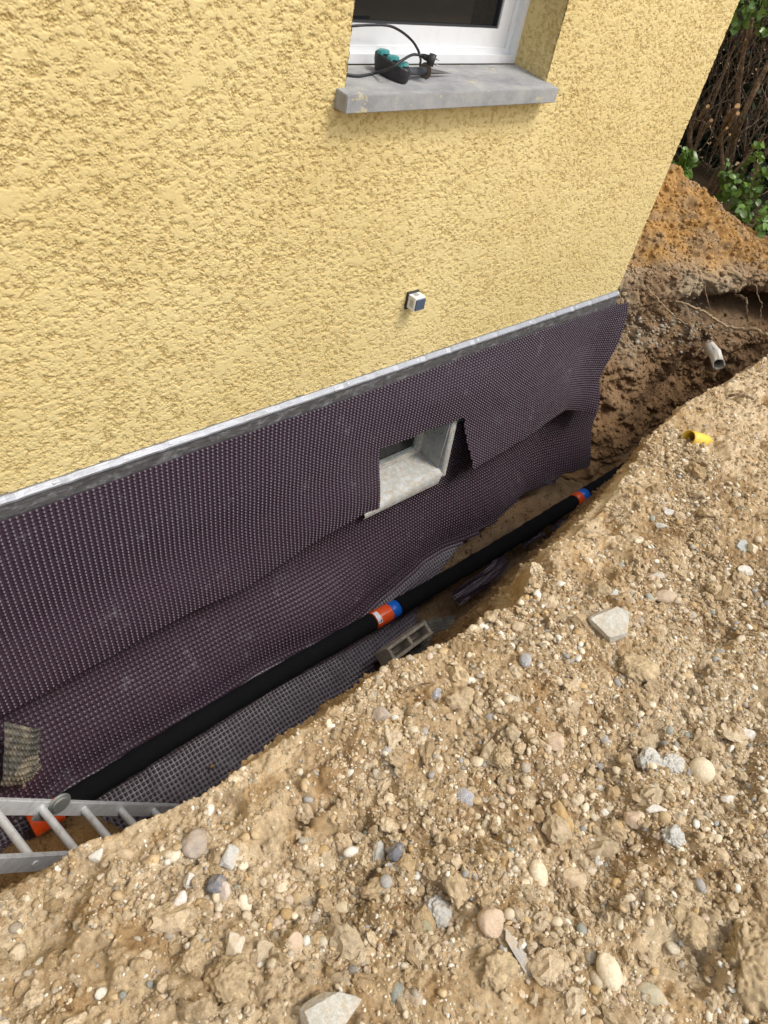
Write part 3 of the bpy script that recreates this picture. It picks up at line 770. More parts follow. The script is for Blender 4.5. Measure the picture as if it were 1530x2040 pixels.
tag(upper, 'upper purple dimpled membrane fastened under the metal strip with a square cut-out', 'membrane', 'dimpled membrane sheets on the foundation')
# --- lower sheet, hanging down the wall and turning out over the trench floor
Z2T = -2.26
edge_l = [(-2.3, at_y(1219, 752, -.17)[0] - .05)] + [(q[2], q[0]) for q in (at_y(1225, 760, -.18), at_y(1224, 790, -.19), at_y(1204, 850, -.20), at_y(1178, 915, -.20), at_y(1150, 985, -.20))]
zc_ = edge_l[1][0]; xc_ = edge_l[1][1]; edge_l[0] = (zc_ + .03, xc_ - .035); edge_l += [(zc_ + .055, xc_ - .12), (zc_ + .3, xc_ - .4)]; el = np.array(edge_l); el = el[np.argsort(el[:, 0])]
def low_y(x, z):
    d = sm((-z - 2.72) / .50)
    lf = 1 - sm((x - 1.6) / 1.2)
    b = .008 + d * (.100 + .120 * lf)
    b = b + d * .07 * fbm(x * 1.6 + z * .5, z * .7, 2, 520) + d * .016 * fbm(x * 6 + z * 2.0, z * 1.6, 2, 530) + .018 * d * np.sin((x + z * .9) * 4.3) * sm((x - .8) / .8)
    b = b + .05 * np.exp(-((x - 3.15) / .35) ** 2) * d
    b = b + .10 * sm((x - 3.60) / .6) * sm((-z - 2.25) / .35)
    return -np.maximum(b, .010)
RF = .065; ZB = -3.235
def P_lower(U, V):
    x = MX0 + U * PITCH; s = V * PITCH
    L1 = (Z2T - ZB) - RF; L2 = RF * math.pi / 2
    z = np.where(s < L1, Z2T - s, np.where(s < L1 + L2, ZB + RF - RF * np.sin(np.clip((s - L1) / RF, 0, math.pi / 2)), ZB))
    xe = np.interp(z, el[:, 0], el[:, 1]); k = sm((x - 3.3) / .95); x = x + k * (xe - 4.25)
    yw = low_y(x, z)
    y = np.where(s < L1, 0, np.where(s < L1 + L2, -RF * (1 - np.cos(np.clip((s - L1) / RF, 0, math.pi / 2))), -RF - (s - L1 - L2)))
    fl = sm((s - L1 - L2) / .2)
    z = z - .36 * np.clip(s - L1 - L2 + .06, 0, None) * (s > L1) + fl * (fbm(x * 3.5, s * 3, 3, 540) * .022 + fbm(x * 11, s * 9, 2, 545) * .006)
    yl_ = low_y(x, np.full_like(z, ZB + .02)) * (1 - fl * .5) * (s >= L1) + yw * (s < L1)
    return np.stack([x, yl_ + y, z], -1)
NV2 = int(1.84 / PITCH)
ye_x = [-1, .3, .6, 1.0, 1.5, 1.80, 1.84, 2.0, 2.25, 2.32, 2.6, 2.9, 3.2, 3.45, 3.8, 5]
ye_y = [-.66, -.66, -.67, -.68, -.67, -.66, -.50, -.50, -.43, -.36, -.30, -.24, -.22, -.17, -.15, -.15]
def keep_lower(p, cu, cv):
    hx = (p[:, 0] > 1.955) & (p[:, 0] < 2.600) & (p[:, 2] > np.interp(p[:, 0], [1.95, 2.6], [-2.650, -2.595]))
    fr = (p[:, 0] > 2.60) & (p[:, 0] < 2.68) & (p[:, 2] > -2.28)
    return ~hx & ((p[:, 2] > -3.12) | (p[:, 1] > np.interp(p[:, 0], ye_x, ye_y) + .03 * fbm(p[:, 0] * 7, p[:, 0] * 0, 2, 5) * (p[:, 0] > 1.85))) & ~((p[:, 0] > 2.6) & (p[:, 2] < np.interp(p[:, 0], [2.6, 2.9, 3.3, 4], [-3.30, -3.245, -3.20, -3.16])))
def P_lower_cut(U, V):
    p = P_lower(U, V); zl = np.interp(p[:, 0], [1.95, 2.6], [-2.650, -2.595])
    m = (p[:, 0] > 1.94) & (p[:, 0] < 2.62) & (p[:, 2] > zl) & (p[:, 2] < zl + PITCH * .8); p[m, 2] = zl[m]
    m = (p[:, 0] > 2.60 - PITCH * .8) & (p[:, 0] < 2.60) & (p[:, 2] > zl + .004); p[m, 0] = 2.60
    ye = np.interp(p[:, 0], ye_x, ye_y); m = (p[:, 2] < -3.1) & (p[:, 0] < 1.80) & (p[:, 1] < ye) & (p[:, 1] > ye - PITCH); p[m, 1] = ye[m]
    return p
lower = dimple_sheet('dimple_membrane', P_lower_cut, NU + 2, NV2, .0068, keep_lower, MAT_MEMB, side=-1, df=lambda U, V: 1 - .40 * sm((V * PITCH - .90) / .2))
tag(lower, 'lower purple dimpled membrane hanging to the trench floor and folding out under the black pipe', 'membrane', 'dimpled membrane sheets on the foundation')

def scrap(name, corners, nu, nv, mat, label, cat, bumpy=.012, side=-1, seed=0, ragged=.0, bend=None):
    """loose piece of membrane between four corner points (bilinear) with its own buckling"""
    c = [np.array(p, float) for p in corners]; o = sum(c) / 4
    def P(U, V):
        a = (U / nu)[:, None]; b = (V / nv)[:, None]
        p = c[0] * (1 - a) * (1 - b) + c[1] * a * (1 - b) + c[2] * a * b + c[3] * (1 - a) * b
        nn = np.cross(c[1] - c[0], c[3] - c[0]); nn /= np.linalg.norm(nn)
        h = fbm(a[:, 0] * 3 + seed, b[:, 0] * 3, 3, seed + 3) * 2 * bumpy
        if bend: h = h + bend(a[:, 0], b[:, 0])
        return p + nn * h[:, None]
    def kf(p, cu, cv):
        a = cu / nu; b = cv / nv; e = np.minimum(np.minimum(a, 1 - a) * nu, np.minimum(b, 1 - b) * nv)
        return e > ragged * (fbm(a * nu * .4 + seed, b * nv * .4, 2, seed) + .5)
    o_ = dimple_sheet(name, P, nu, nv, .0075, kf, mat, side=side, origin=o)
    return tag(o_, label, cat)
zf = -3.40
scrap('membrane_scrap', [at_z(590, 1478, zf), at_z(745, 1352, zf - .0), at_z(720, 1325, zf), at_z(575, 1448, zf)], 34, 6, MAT_MEMB, 'narrow purple membrane strip lying beneath the edge of the large lower membrane', 'membrane scrap', .008, seed=3)
scrap('membrane_scrap', [at_z(925, 1205, -3.28), at_z(1028, 1122, -3.28), at_z(1010, 1100, -3.21), at_z(905, 1178, -3.21)], 30, 8, MAT_MEMB, 'curved purple membrane offcut on brown soil between the pipe and the bank', 'membrane scrap', .02, seed=5, bend=lambda a, b: -.05 * (2 * a - 1) ** 2)
scrap('membrane_scrap', [at_z(1040, 1095, -3.27), at_z(1092, 1068, -3.27), at_z(1080, 1050, -3.27), at_z(1030, 1078, -3.27)], 18, 7, MAT_MEMB, 'small purple membrane offcut half buried on the trench floor beyond the pipe coupling', 'membrane scrap', .03, seed=8, ragged=2)
scrap('membrane_scrap', [at_z(1090, 1060, -3.27), at_z(1135, 1048, -3.27), at_z(1140, 1028, -3.27), at_z(1100, 1036, -3.27)], 16, 7, MAT_MEMB, 'farthest purple membrane offcut in the trench soil below the farthest coupling', 'membrane scrap', .03, seed=9, ragged=2)
scrap('old_membrane', [at_z(800, 1330, -3.262), at_z(925, 1285, -3.262), at_z(905, 1222, -3.262), at_z(838, 1232, -3.262)], 26, 14, MAT_MEMB_OLD, 'muddy grey dimpled membrane piece under the hollow concrete block', 'membrane scrap', .02, side=1, seed=12, ragged=2)
scrap('old_membrane', [at_y(1170, 985, -.12), at_y(1218, 962, -.16), at_y(1190, 925, -.05), at_y(1180, 922, -.04)], 9, 9, MAT_MEMB_OLD, 'small grey dimpled triangle standing behind the far end of the pipe', 'membrane scrap', .01, side=1, seed=13)
scrap('old_membrane', [at_y(0, 1590, -.30), at_y(102, 1568, -.28), at_y(100, 1448, -.20), at_y(2, 1422, -.19)], 14, 12, MAT_MEMB_OLD, 'mud caked grey membrane flap hanging against the wall above the ladder', 'membrane scrap', .018, side=1, seed=15, ragged=1.8, bend=lambda a, b: -.05 * sm((a - .6) / .4) - .03 * sm((.3 - b) / .3))

# ------------------------------------------------------------------ drain pipe
pipe = empty('drain_pipe', (.23, -.345, -3.2)); tag(pipe, 'long black fabric covered drain pipe with orange and blue couplings along the wall foot', 'pipe')
_m = M('black_filter_fabric', (.0065, .0065, .0075), .95, spec=.15)
_m.color(_m.mix((.0065, .0065, .0075), (.10, .075, .05), _m.ramp(_m.noise(9, 8, .8), [(.60, 0.), (.80, .35)]))); _m.bump(_m.noise(140, 3, .6), .001)
MAT_SOCK = _m.m
MAT_ORANGE = plastic('orange_pvc', (.80, .085, .012), .3, (.45, .2, .1), .25)
MAT_BLUE = plastic('blue_pvc', (.006, .13, .60), .35)
def pipe_y(x): return -.352 + .014 * math.sin(x * 1.5)
def pipe_pt(x): return Vector((x, pipe_y(x), -3.195 + .006 * math.sin(x * 2.2)))
R0 = .052
def sock(x0, x1):
    pts = [pipe_pt(x) for x in np.arange(x0, x1, .03)] + [pipe_pt(x1)]
    rr = [R0 + .0018 * math.sin(k * 1.7) + .0016 * math.sin(k * .63) for k in range(len(pts))]; rr[0] -= .006; rr[-1] -= .006
    bm = bmesh.new(); add_tube(bm, pts, rr, 28)
    o = bm_obj('fabric_sleeve', bm, MAT_SOCK, smooth=True); keep(o, pipe)
    for p in o.data.polygons:
        if len(p.vertices) > 4: p.use_smooth = False
sock(.115, 1.925); sock(2.105, 3.885); sock(4.02, 6.6)
def coupling(x0, x1, x2, lab, txt=False):
    n = (x1 - x0)
    bm = bmesh.new(); pts = [pipe_pt(x0 + n * t) for t in (0, .04, .5, .96, 1)]; add_tube(bm, pts, [.0520, .0545, .0545, .0545, .0520], 32)
    o = bm_obj('coupling', bm, MAT_ORANGE, smooth=True); keep(o, pipe)
    bm = bmesh.new(); pts = [pipe_pt(x1 + (x2 - x1) * t) for t in (-.1, .3, 1)]; add_tube(bm, pts, [.0505, .0505, .0505], 32)
    b = bm_obj('corrugated_sleeve', bm, MAT_BLUE, smooth=True); keep(b, o)
    return o
c1 = coupling(1.925, 2.05, 2.112, '', True); c2 = coupling(3.885, 3.955, 4.03, '')
bm = bmesh.new(); add_tube(bm, [pipe_pt(x) for x in (-.01, -.005, .05, .112, .117)], [.0520, .0545, .0545, .0545, .0520], 32); keep(bm_obj('coupling', bm, MAT_ORANGE, smooth=True), pipe)
# white makers' sticker wrapped over the coupling with small coloured marks
def wrap(name, x0, x1, a0, a1, r, mat, parent):
    V = []; na = 10; nx_ = 5
    for i in range(nx_ + 1):
        x = x0 + (x1 - x0) * i / nx_; p = pipe_pt(x)
        for j in range(na + 1):
            a = a0 + (a1 - a0) * j / na; V.append((x, p.y - r * math.sin(a), p.z + r * math.cos(a)))
    return keep(np_mesh(name, np.array(V), [grid_faces(nx_ + 1, na + 1)], mat), parent)
st = wrap('sticker', 1.928, 1.958, rad(-20), rad(62), .0551, plastic('white_sticker', (.80, .82, .85), .4), c1)
wrap('printed_mark', 1.944, 1.954, rad(44), rad(56), .0555, plastic('sticker_blue', (.01, .05, .25), .4), st)
wrap('printed_mark', 1.932, 1.939, rad(48), rad(58), .0555, plastic('sticker_green', (.05, .20, .06), .4), st)
wrap('mould_line', 1.962, 2.048, rad(24), rad(27), .0549, plastic('pale_orange', (.85, .30, .2), .3), c1)

# ------------------------------------------------------------------ hollow block
blk = empty('hollow_block', at_z(815, 1280, -3.2)); tag(blk, 'grey hollow concrete block tipped on its side between the pipe and the bank', 'block')
_A = at_z(770, 1292, -3.11); _B = at_z(848, 1236, -3.11); ux = Vector(_B - _A); Lb = ux.length; ux.normalize()
_Cc = at_z(857, 1257, -3.14); uyv = Vector(_Cc - _B); uy = (uyv - ux * uyv.dot(ux)); Wb = uy.length; uy.normalize(); uz = ux.cross(uy); uz = uz if uz.z > 0 else -uz
bm = bmesh.new(); Hb = .16; t_ = .022
cells = [(t_, Lb * .5 - .010), (Lb * .5 + .010, Lb - t_)]
Wb = max(Wb, .085)
add_box(bm, 0, Lb, 0, t_ * .8, -Hb, 0); add_box(bm, 0, Lb, Wb - t_ * .8, Wb, -Hb, 0)
for a, b in ((0.002, t_), (Lb * .5 - .010, Lb * .5 + .010), (Lb - t_, Lb - .002)): add_box(bm, a, b, t_ * .8 - .001, Wb - t_ * .8 + .001, -Hb + .001, -.001)
for v in bm.verts:
    v.co = Vector(_A) + ux * v.co.x + uy * v.co.y + uz * v.co.z
bmesh.ops.recalc_face_normals(bm, faces=bm.faces)
MAT_BLOCK = stone_mat('weathered_concrete_block', (.56, .52, .44), (.36, .33, .28), 90, .92, .003)
keep(bm_obj('shell', bm, MAT_BLOCK, bevel=.004), blk)
bm = bmesh.new(); add_box(bm, t_, Lb - t_, t_, Wb - t_, -Hb + .002, -Hb * .62)
for v in bm.verts: v.co = Vector(_A) + ux * v.co.x + uy * v.co.y + uz * v.co.z
keep(bm_obj('web', bm, MAT_BLOCK), blk)

# ------------------------------------------------------------------ ladder
K = .76
Rl = Vector((.60, -.06, -.80)).normalized(); Ru = Vector((.14, -.97, .18)); Ru = (Ru - Rl * Ru.dot(Rl)).normalized(); Rn = Rl.cross(Ru)
O_ = Vector((-.11, -.09 - CAMY, -3.35)) * K + Vector((0, CAMY, 0)); sp, wd = .28 * K, .38 * K
lad = empty('folding_ladder', O_); tag(lad, 'dull aluminium folding ladder standing in the trench end beside the orange pipe end', 'ladder')
def lbox(name, a0, a1, b0, b1, c0, c1, mat=MAT_ALU, bev=.003, parent=None):
    bm = bmesh.new(); add_box(bm, a0, a1, b0, b1, c0, c1)
    if bev: bmesh.ops.bevel(bm, geom=list(bm.edges), offset=bev, segments=2, affect='EDGES')
    for v in bm.verts: v.co = O_ + Rl * v.co.x + Ru * v.co.y + Rn * v.co.z
    bmesh.ops.recalc_face_normals(bm, faces=bm.faces)
    return keep(bm_obj(name, bm, mat), parent or lad)
RD = .030
for b in (-.011, wd - .011): lbox('rail', -.75, 1.02, b, b + .020, -RD, RD)
for i in range(-2, 5):
    bm = bmesh.new(); r = .0135
    ring = [(r * math.cos(a), r * math.sin(a)) for a in np.linspace(0, 2 * math.pi, 17)[:-1]]
    ring = [(a * .92, b * 1.15) for a, b in ring]
    A = [bm.verts.new(O_ + Rl * (i * sp + p[0]) + Ru * .008 + Rn * p[1]) for p in ring]; B = [bm.verts.new(O_ + Rl * (i * sp + p[0]) + Ru * (wd - .010) + Rn * p[1]) for p in ring]
    for k in range(16): bm.faces.new((A[k], A[(k + 1) % 16], B[(k + 1) % 16], B[k]))
    bmesh.ops.recalc_face_normals(bm, faces=bm.faces)
    rg = bm_obj('rung', bm, MAT_ALU, smooth=True); keep(rg, lad)
    bm = bmesh.new(); bmesh.ops.create_cone(bm, cap_ends=True, segments=20, radius1=.013, radius2=.010, depth=.003)
    q = Ru.to_track_quat('Z', 'X').to_matrix().to_4x4(); q.translation = O_ + Rl * (i * sp) + Ru * (wd + .0105); bmesh.ops.transform(bm, matrix=q, verts=bm.verts)
    keep(bm_obj('swaged_end', bm, MAT_ALU), rg)
# hinge on the far rail, between the second and third rung
hx = sp * 1.30; HO = -.026
MAT_STEEL = alu('hinge_steel', (.42, .44, .43), .45, (.18, .14, .1), .6)
for b, r, nm in ((.014, .044, 'hinge_plate'), (.022, .033, 'hinge_disc')):
    bm = bmesh.new(); bmesh.ops.create_cone(bm, cap_ends=True, segments=36, radius1=r, radius2=r * .95, depth=.008)
    q = Ru.to_track_quat('Z', 'X').to_matrix().to_4x4(); q.translation = O_ + Rl * hx + Ru * b + Rn * HO; bmesh.ops.transform(bm, matrix=q, verts=bm.verts)
    keep(bm_obj(nm, bm, MAT_STEEL, bevel=.001), lad)
lbox('hinge_lever', hx - .085, hx - .02, .010, .020, .02, .045, MAT_STEEL)

# ------------------------------------------------------------------ wall socket
ws = empty('wall_socket', (1.56, 0, -1.35))
tag(ws, 'white outdoor socket with a blue grey flap mounted low on the yellow wall', 'socket')
c0 = at_y(805, 600, 0); 
bxA = at_y(809, 586, -.05); 
sx0 = at_y(811.5, 585, -.0)[0]
# front face corners at y=-.05 : left-bottom about (823,621), right-bottom (839,617), top-left (826,597), top-right (842,592)
p1 = at_y(823, 621, -.055); p2 = at_y(839, 616, -.055); p3 = at_y(827, 596, -.055)
bx0, bx1, bz0, bz1 = p1[0], p2[0] + .012, p1[2], p3[2]
keep(box('housing', (bx0, bx1, -.055, .0, bz0, bz1), plastic('socket_white', (.74, .73, .70), .45, (.35, .3, .25), .35), bevel=.005), ws)
keep(box('flap', (bx0 + .006, bx1 - .003, -.062, -.0555, bz0 + .004, bz1 - .007), plastic('socket_flap', (.075, .10, .145), .35), bevel=.0025), ws)
keep(box('back_plate', (bx0 - .004, bx1 + .003, -.012, .004, bz0 - .010, bz1 + .006), plastic('socket_black', (.03, .03, .03), .6), bevel=.002), ws)
keep(box('cable_entry', ((bx0 + bx1) / 2 - .012, (bx0 + bx1) / 2 + .012, -.038, -.016, bz1 - .002, bz1 + .002), plastic('socket_grey', (.35, .35, .36), .5), bevel=.0015), ws)
keep(box('side_label', (bx0 - .0008, bx0 + .001, -.046, -.026, bz0 + .014, bz1 - .014), plastic('printed_label', (.40, .40, .38), .6, (.12, .12, .12), .8)), ws)

# ------------------------------------------------------------------ socket strip on the sill
def sillz(y): return -.5465 + (y + .058) * .115
def on_sill(px, py, h=0):
    z = -.54
    for _ in range(6): p = at_z(px, py, z + h); z = sillz(p[1])
    p[2] = z + h; return Vector(p)
ps = empty('garden_socket', on_sill(785, 150)); tag(ps, 'black garden socket with three teal flip caps and a ground spike lying on the sill', 'socket')
MAT_BLACK = plastic('black_rubber', (.014, .014, .017), .5, (.11, .10, .09), .4)
MAT_TEAL = plastic('teal_cap', (.045, .25, .25), .4, (.25, .33, .3), .4)
a0 = on_sill(748, 142); a1 = on_sill(800, 168); dv = (a1 - a0); Ls = dv.length + .03; dv.normalize(); sd2 = Vector((0, 0, 1)).cross(dv).normalized(); up = dv.cross(sd2)
if sd2.x < 0: sd2 = -sd2
bm = bmesh.new(); rings = []
nS = 22
for k, (h, s_) in enumerate(((0, .86), (.006, .92), (.030, 1.), (.047, 1.), (.052, .93))):
    rg = []
    for j in range(nS):
        a = 2 * math.pi * j / nS; cx_ = math.cos(a); sy_ = math.sin(a)
        lx_ = (abs(cx_) ** .75) * math.copysign(1, cx_) * Ls / 2; ly_ = (abs(sy_) ** .8) * math.copysign(1, sy_) * .032
        hh = h * (1 + .12 * (-cx_)) 
        rg.append(bm.verts.new((a0 + a1) / 2 + dv * lx_ * s_ + sd2 * (ly_ * s_ + .014) + Vector((0, 0, .001 + hh))))
    rings.append(rg)
for a, b in zip(rings[:-1], rings[1:]):
    for j in range(nS): bm.faces.new((a[j], a[(j + 1) % nS], b[(j + 1) % nS], b[j]))
bm.faces.new(rings[0][::-1]); bm.faces.new(rings[-1]); bmesh.ops.recalc_face_normals(bm, faces=bm.faces)
keep(bm_obj('body', bm, MAT_BLACK, smooth=False, bevel=.0015), ps)
for k in (-1, 0, 1):
    ctr = (a0 + a1) / 2 + dv * (k * Ls * .29) + sd2 * .014 + Vector((0, 0, .058 - k * .004))
    bm = bmesh.new(); bmesh.ops.create_cone(bm, cap_ends=True, segments=24, radius1=.0205, radius2=.0190, depth=.010)
    for v in list(bm.verts): v.co = v.co + ctr
    bmesh.ops.bevel(bm, geom=[e for e in bm.edges if e.calc_face_angle(0) > .5], offset=.002, segments=2, affect='EDGES')
    cp_ = bm_obj('flip_cap', bm, MAT_TEAL, smooth=False); keep(cp_, ps)
    h0 = ctr + dv * -.0 - sd2 * .022; bm = bmesh.new(); add_box(bm, -.009, .009, -.006, .006, -.006, .004)
    for v in bm.verts: v.co = h0 + dv * v.co.x + sd2 * v.co.y + Vector((0, 0, v.co.z))
    keep(bm_obj('hinge_tab', bm, MAT_TEAL, bevel=.0015), cp_)
# spike: stub, disc and tapering blades, pointing right
s0 = on_sill(816, 142, .028); s1 = on_sill(848, 141, .022); s2 = on_sill(900, 146, .010)
bm = bmesh.new(); add_tube(bm, [s0 - (s1 - s0) * .4, s0, s1], [.0125, .0125, .0115], 18); keep(bm_obj('spike_stem', bm, plastic('spike_grey', (.05, .055, .065), .45), smooth=True), ps)
dirn = (s2 - s1).normalized()
bm = bmesh.new(); bmesh.ops.create_cone(bm, cap_ends=True, segments=28, radius1=.026, radius2=.025, depth=.005)
q = (s1 - s0).to_track_quat('Z', 'X').to_matrix().to_4x4(); q.translation = s1; bmesh.ops.transform(bm, matrix=q, verts=bm.verts)
keep(bm_obj('spike_disc', bm, plastic('muddy_disc', (.13, .105, .075), .85, (.22, .18, .12), .9), bevel=.0012), ps)
bm = bmesh.new()
side = dirn.cross(Vector((0, 0, 1))).normalized()
for nv_, wd_ in ((side, .012), (Vector((0, 0, 1)), .012)):
    th = (Vector((0, 0, 1)) if nv_ is side else side) * .0012
    A = [s1 + nv_ * wd_, s1 - nv_ * wd_, s2]
    a = [bm.verts.new(p + th) for p in A]; b = [bm.verts.new(p - th) for p in A]
    bm.faces.new(a); bm.faces.new(b[::-1])
    for k in range(3): bm.faces.new((a[k], b[k], b[(k + 1) % 3], a[(k + 1) % 3]))
bmesh.ops.recalc_face_normals(bm, faces=bm.faces)
keep(bm_obj('spike_blade', bm, plastic('dirty_grey_plastic', (.12, .12, .115), .6, (.3, .28, .24), .6)), ps)
# cable: leaves the strip, climbs over the frame ledge, comes back along the sill to its plug
cb = [on_sill(838, 136, .010), on_sill(837, 128, .022), on_sill(838, 118, .045), Vector(at_y(832, 98, .05)), Vector(at_y(818, 78, .10)), Vector(at_y(795, 60, .15)),
      Vector(at_y(772, 51, .175)), Vector(at_y(735, 50, .180)), Vector(at_y(700, 52, .180)), Vector(at_y(670, 55, .185))]
bm = bmesh.new(); add_tube(bm, smooth_path(cb, 8), .0042, 10); keep(bm_obj('cable', bm, MAT_BLACK, smooth=True), ps)
pg0 = Vector(at_y(841, 111, .035)); pg1 = Vector(at_y(866, 122, .0))
cb2 = [on_sill(689, 148, .006), on_sill(715, 151, .006), on_sill(745, 146, .008), on_sill(778, 136, .050), Vector(at_y(800, 121, -.002)), Vector(at_y(822, 109, .02)), pg0]
bm = bmesh.new(); add_tube(bm, smooth_path(cb2, 8), .0044, 10); keep(bm_obj('cable', bm, MAT_BLACK, smooth=True), ps)
dp = (pg1 - pg0)
bm = bmesh.new(); add_tube(bm, [pg0 - dp * .1, pg0 + dp * .2, pg0 + dp * .45, pg0 + dp * .5, pg0 + dp * .8, pg0 + dp], [.005, .009, .010, .017, .019, .018], 20)
pl_ = bm_obj('plug', bm, MAT_BLACK, smooth=True); keep(pl_, ps)
for s_ in (-1, 1):
    b0 = pg1 + Vector((0, .3, 1)).normalized() * .008 * s_
    bm = bmesh.new(); add_tube(bm, [b0, b0 + dp.normalized() * .017], .0022, 8); keep(bm_obj('plug_pin', bm, MAT_STEEL, smooth=True), pl_)
# trowel-like metal tool tip lying beyond the plug
# ------------------------------------------------------------------ pipe stubs
def hollow(bm, pts, ro, ri, n=28):
    V, Fq = tube_arrays(pts, ro, n); W, _ = tube_arrays(pts, ri, n)
    a = [bm.verts.new(v) for v in V]; b = [bm.verts.new(v) for v in W]
    for f in Fq:
        bm.faces.new([a[k] for k in f]); bm.faces.new([b[k] for k in f][::-1])
    m = len(V) - n
    for k in range(n):
        k2 = (k + 1) % n
        bm.faces.new((a[k2], a[k], b[k], b[k2])); bm.faces.new((a[m + k], a[m + k2], b[m + k2], b[m + k]))
g1 = Vector(at_ground(1374, 885)); e1 = Vector(at_z(1371, 872, g1.z + .035)); e2 = e1 + (Vector(at_z(1410, 881, g1.z + .02)) - e1).normalized() * .1; rv_ = Vector(ray(1375, 874)).normalized(); e2 = e1 + ((e2 - e1).normalized() * .8 + rv_ * .55).normalized() * .14
dy_ = (e2 - e1).normalized()
bm = bmesh.new(); pts = [e1, e1 + dy_ * .05, e1 + dy_ * .10, e1 + dy_ * .155]; hollow(bm, pts, [.0345, .034, .033, .030], [.031, .0305, .0295, .026], 32)
for v in bm.verts: v.co += Vector((random.uniform(-1, 1), random.uniform(-1, 1), random.uniform(-1, 1))) * .0006
yp = bm_obj('yellow_pipe', bm, plastic('yellow_plastic', (.72, .46, .045), .45, (.38, .25, .10), .6, .001), smooth=True)
tag(yp, 'short yellow plastic pipe stub lying open ended on the sandy bank', 'pipe')
w0 = Vector(at_x(1416, 695, 5.55)); w1 = Vector(at_x(1432, 726, 5.15))
bm = bmesh.new(); pts = [w0 + (w0 - w1) * .3, w0, (w0 + w1) / 2 + Vector((0, 0, .015)), w1]; hollow(bm, pts, [.040, .046, .044, .042], [.030, .036, .038, .037], 22)
for v in bm.verts: v.co += Vector((random.uniform(-1, 1), random.uniform(-1, 1), random.uniform(-1, 1))) * .006
tag(bm_obj('broken_pipe', bm, plastic('chalky_white', (.66, .63, .56), .85, (.3, .22, .13), .7, .003), smooth=True), 'broken off-white pipe jutting from the far dug face near the roots', 'pipe')

# ------------------------------------------------------------------ roots in the dug face
MAT_ROOT = stone_mat('pale_root', (.42, .31, .19), (.24, .16, .09), 120, .85)
MAT_ROOTD = stone_mat('dark_root', (.13, .085, .05), (.07, .045, .028), 120, .9)
def root(pxs, r, mat, label, xk=None, rs=0):
    pts = [at_x(x, y, X) for x, y, X in pxs]; pts = smooth_path(pts, 6)
    pts = [p + Vector((random.uniform(-1, 1), random.uniform(-1, 1), random.uniform(-1, 1))) * .008 for p in pts]
    bm = bmesh.new(); add_tube(bm, pts, [r * (1 - .6 * k / len(pts)) for k in range(len(pts))], 8)
    o = bm_obj('root', bm, mat, smooth=True); return tag(o, label, 'root', 'roots hanging from the far dug face')
root([(1530, 668, 5.7), (1500, 657, 5.75), (1470, 655, 5.75), (1448, 650, 5.72), (1420, 632, 5.65), (1395, 618, 5.55), (1366, 605, 5.45), (1345, 601, 5.4)], .015, MAT_ROOT, 'thick pale root crossing the dark hollow towards the right edge')
root([(1450, 655, 5.7), (1428, 668, 5.6), (1400, 690, 5.4), (1378, 714, 5.3)], .008, MAT_ROOTD, 'thin dark root branching down left from the thick pale root above the broken pipe')
root([(1480, 655, 5.75), (1495, 668, 5.75), (1508, 682, 5.72)], .012, MAT_ROOTD, 'short dark root drooping under the thick pale root at the right edge')
root([(1290, 575, 4.95), (1318, 605, 4.95), (1340, 628, 5.0), (1358, 640, 5.05), (1368, 652, 5.05)], .006, MAT_ROOT, 'slim light root curving down the grey face left of the hollow')
root([(1496, 556, 6.0), (1512, 590, 5.9), (1517, 620, 5.9), (1512, 650, 5.85), (1508, 690, 5.8)], .005, MAT_ROOTD, 'long thin root hanging straight down before the dark hollow')
root([(1402, 550, 5.7), (1408, 590, 5.6), (1418, 625, 5.55)], .005, MAT_ROOTD, 'short thin root dangling left of the dark hollow')
root([(1463, 588, 6.0), (1478, 592, 5.95), (1487, 600, 5.9), (1488, 625, 5.9), (1492, 640, 5.9)], .013, MAT_ROOTD, 'stubby dark root bent like a hook inside the hollow')

# ------------------------------------------------------------------ hedge behind the heap
hedge = empty('hedge', (8.6, 2.5, -1.75)); tag(hedge, 'tall dark hedge of bare brown branches beyond the orange spoil heap', 'hedge')
MAT_BARK = stone_mat('hedge_bark', (.17, .115, .075), (.085, .055, .038), 60, .9, .003)
MAT_TWIG = stone_mat('dry_twig', (.13, .09, .075), (.06, .042, .036), 60, .9)
MAT_CUT = stone_mat('cut_wood', (.62, .36, .17), (.5, .28, .12), 100, .8)
hr = np.random.default_rng(5)
def wig(p, d, L, n, am, up=.0):
    pts = [Vector(p)]; d = Vector(d).normalized()
    for k in range(n):
        d = (d + Vector(hr.normal(0, am, 3)) + Vector((0, 0, up))).normalized(); pts.append(pts[-1] + d * L / n)
    return pts
for k, (px, py, X, dx, dz, r, L) in enumerate([(1425, 345, 7.9, -.05, 1, .036, 1.9), (1440, 345, 8.0, .5, .9, .030, 1.2), (1465, 350, 8.1, .1, 1, .040, 2.2), (1490, 350, 7.9, .45, .9, .034, 2.0), (1400, 320, 8.1, .25, 1, .030, 2.), (1505, 330, 8.3, -.2, 1, .03, 2.), (1370, 330, 8.0, .1, 1, .026, 2.2), (1450, 370, 7.7, -.35, .9, .024, 1.)]):
    b = Vector(at_x(px, py, X)); pts = wig(b - Vector((0, 0, .4)), (0, -dx * .5, dz), L, 14, .16, .05)
    bm = bmesh.new(); add_tube(bm, smooth_path(pts, 3), [r * (1 - .6 * j / 42) for j in range(43)], 9)
    br = bm_obj('branch', bm, MAT_BARK, smooth=True); keep(br, hedge)
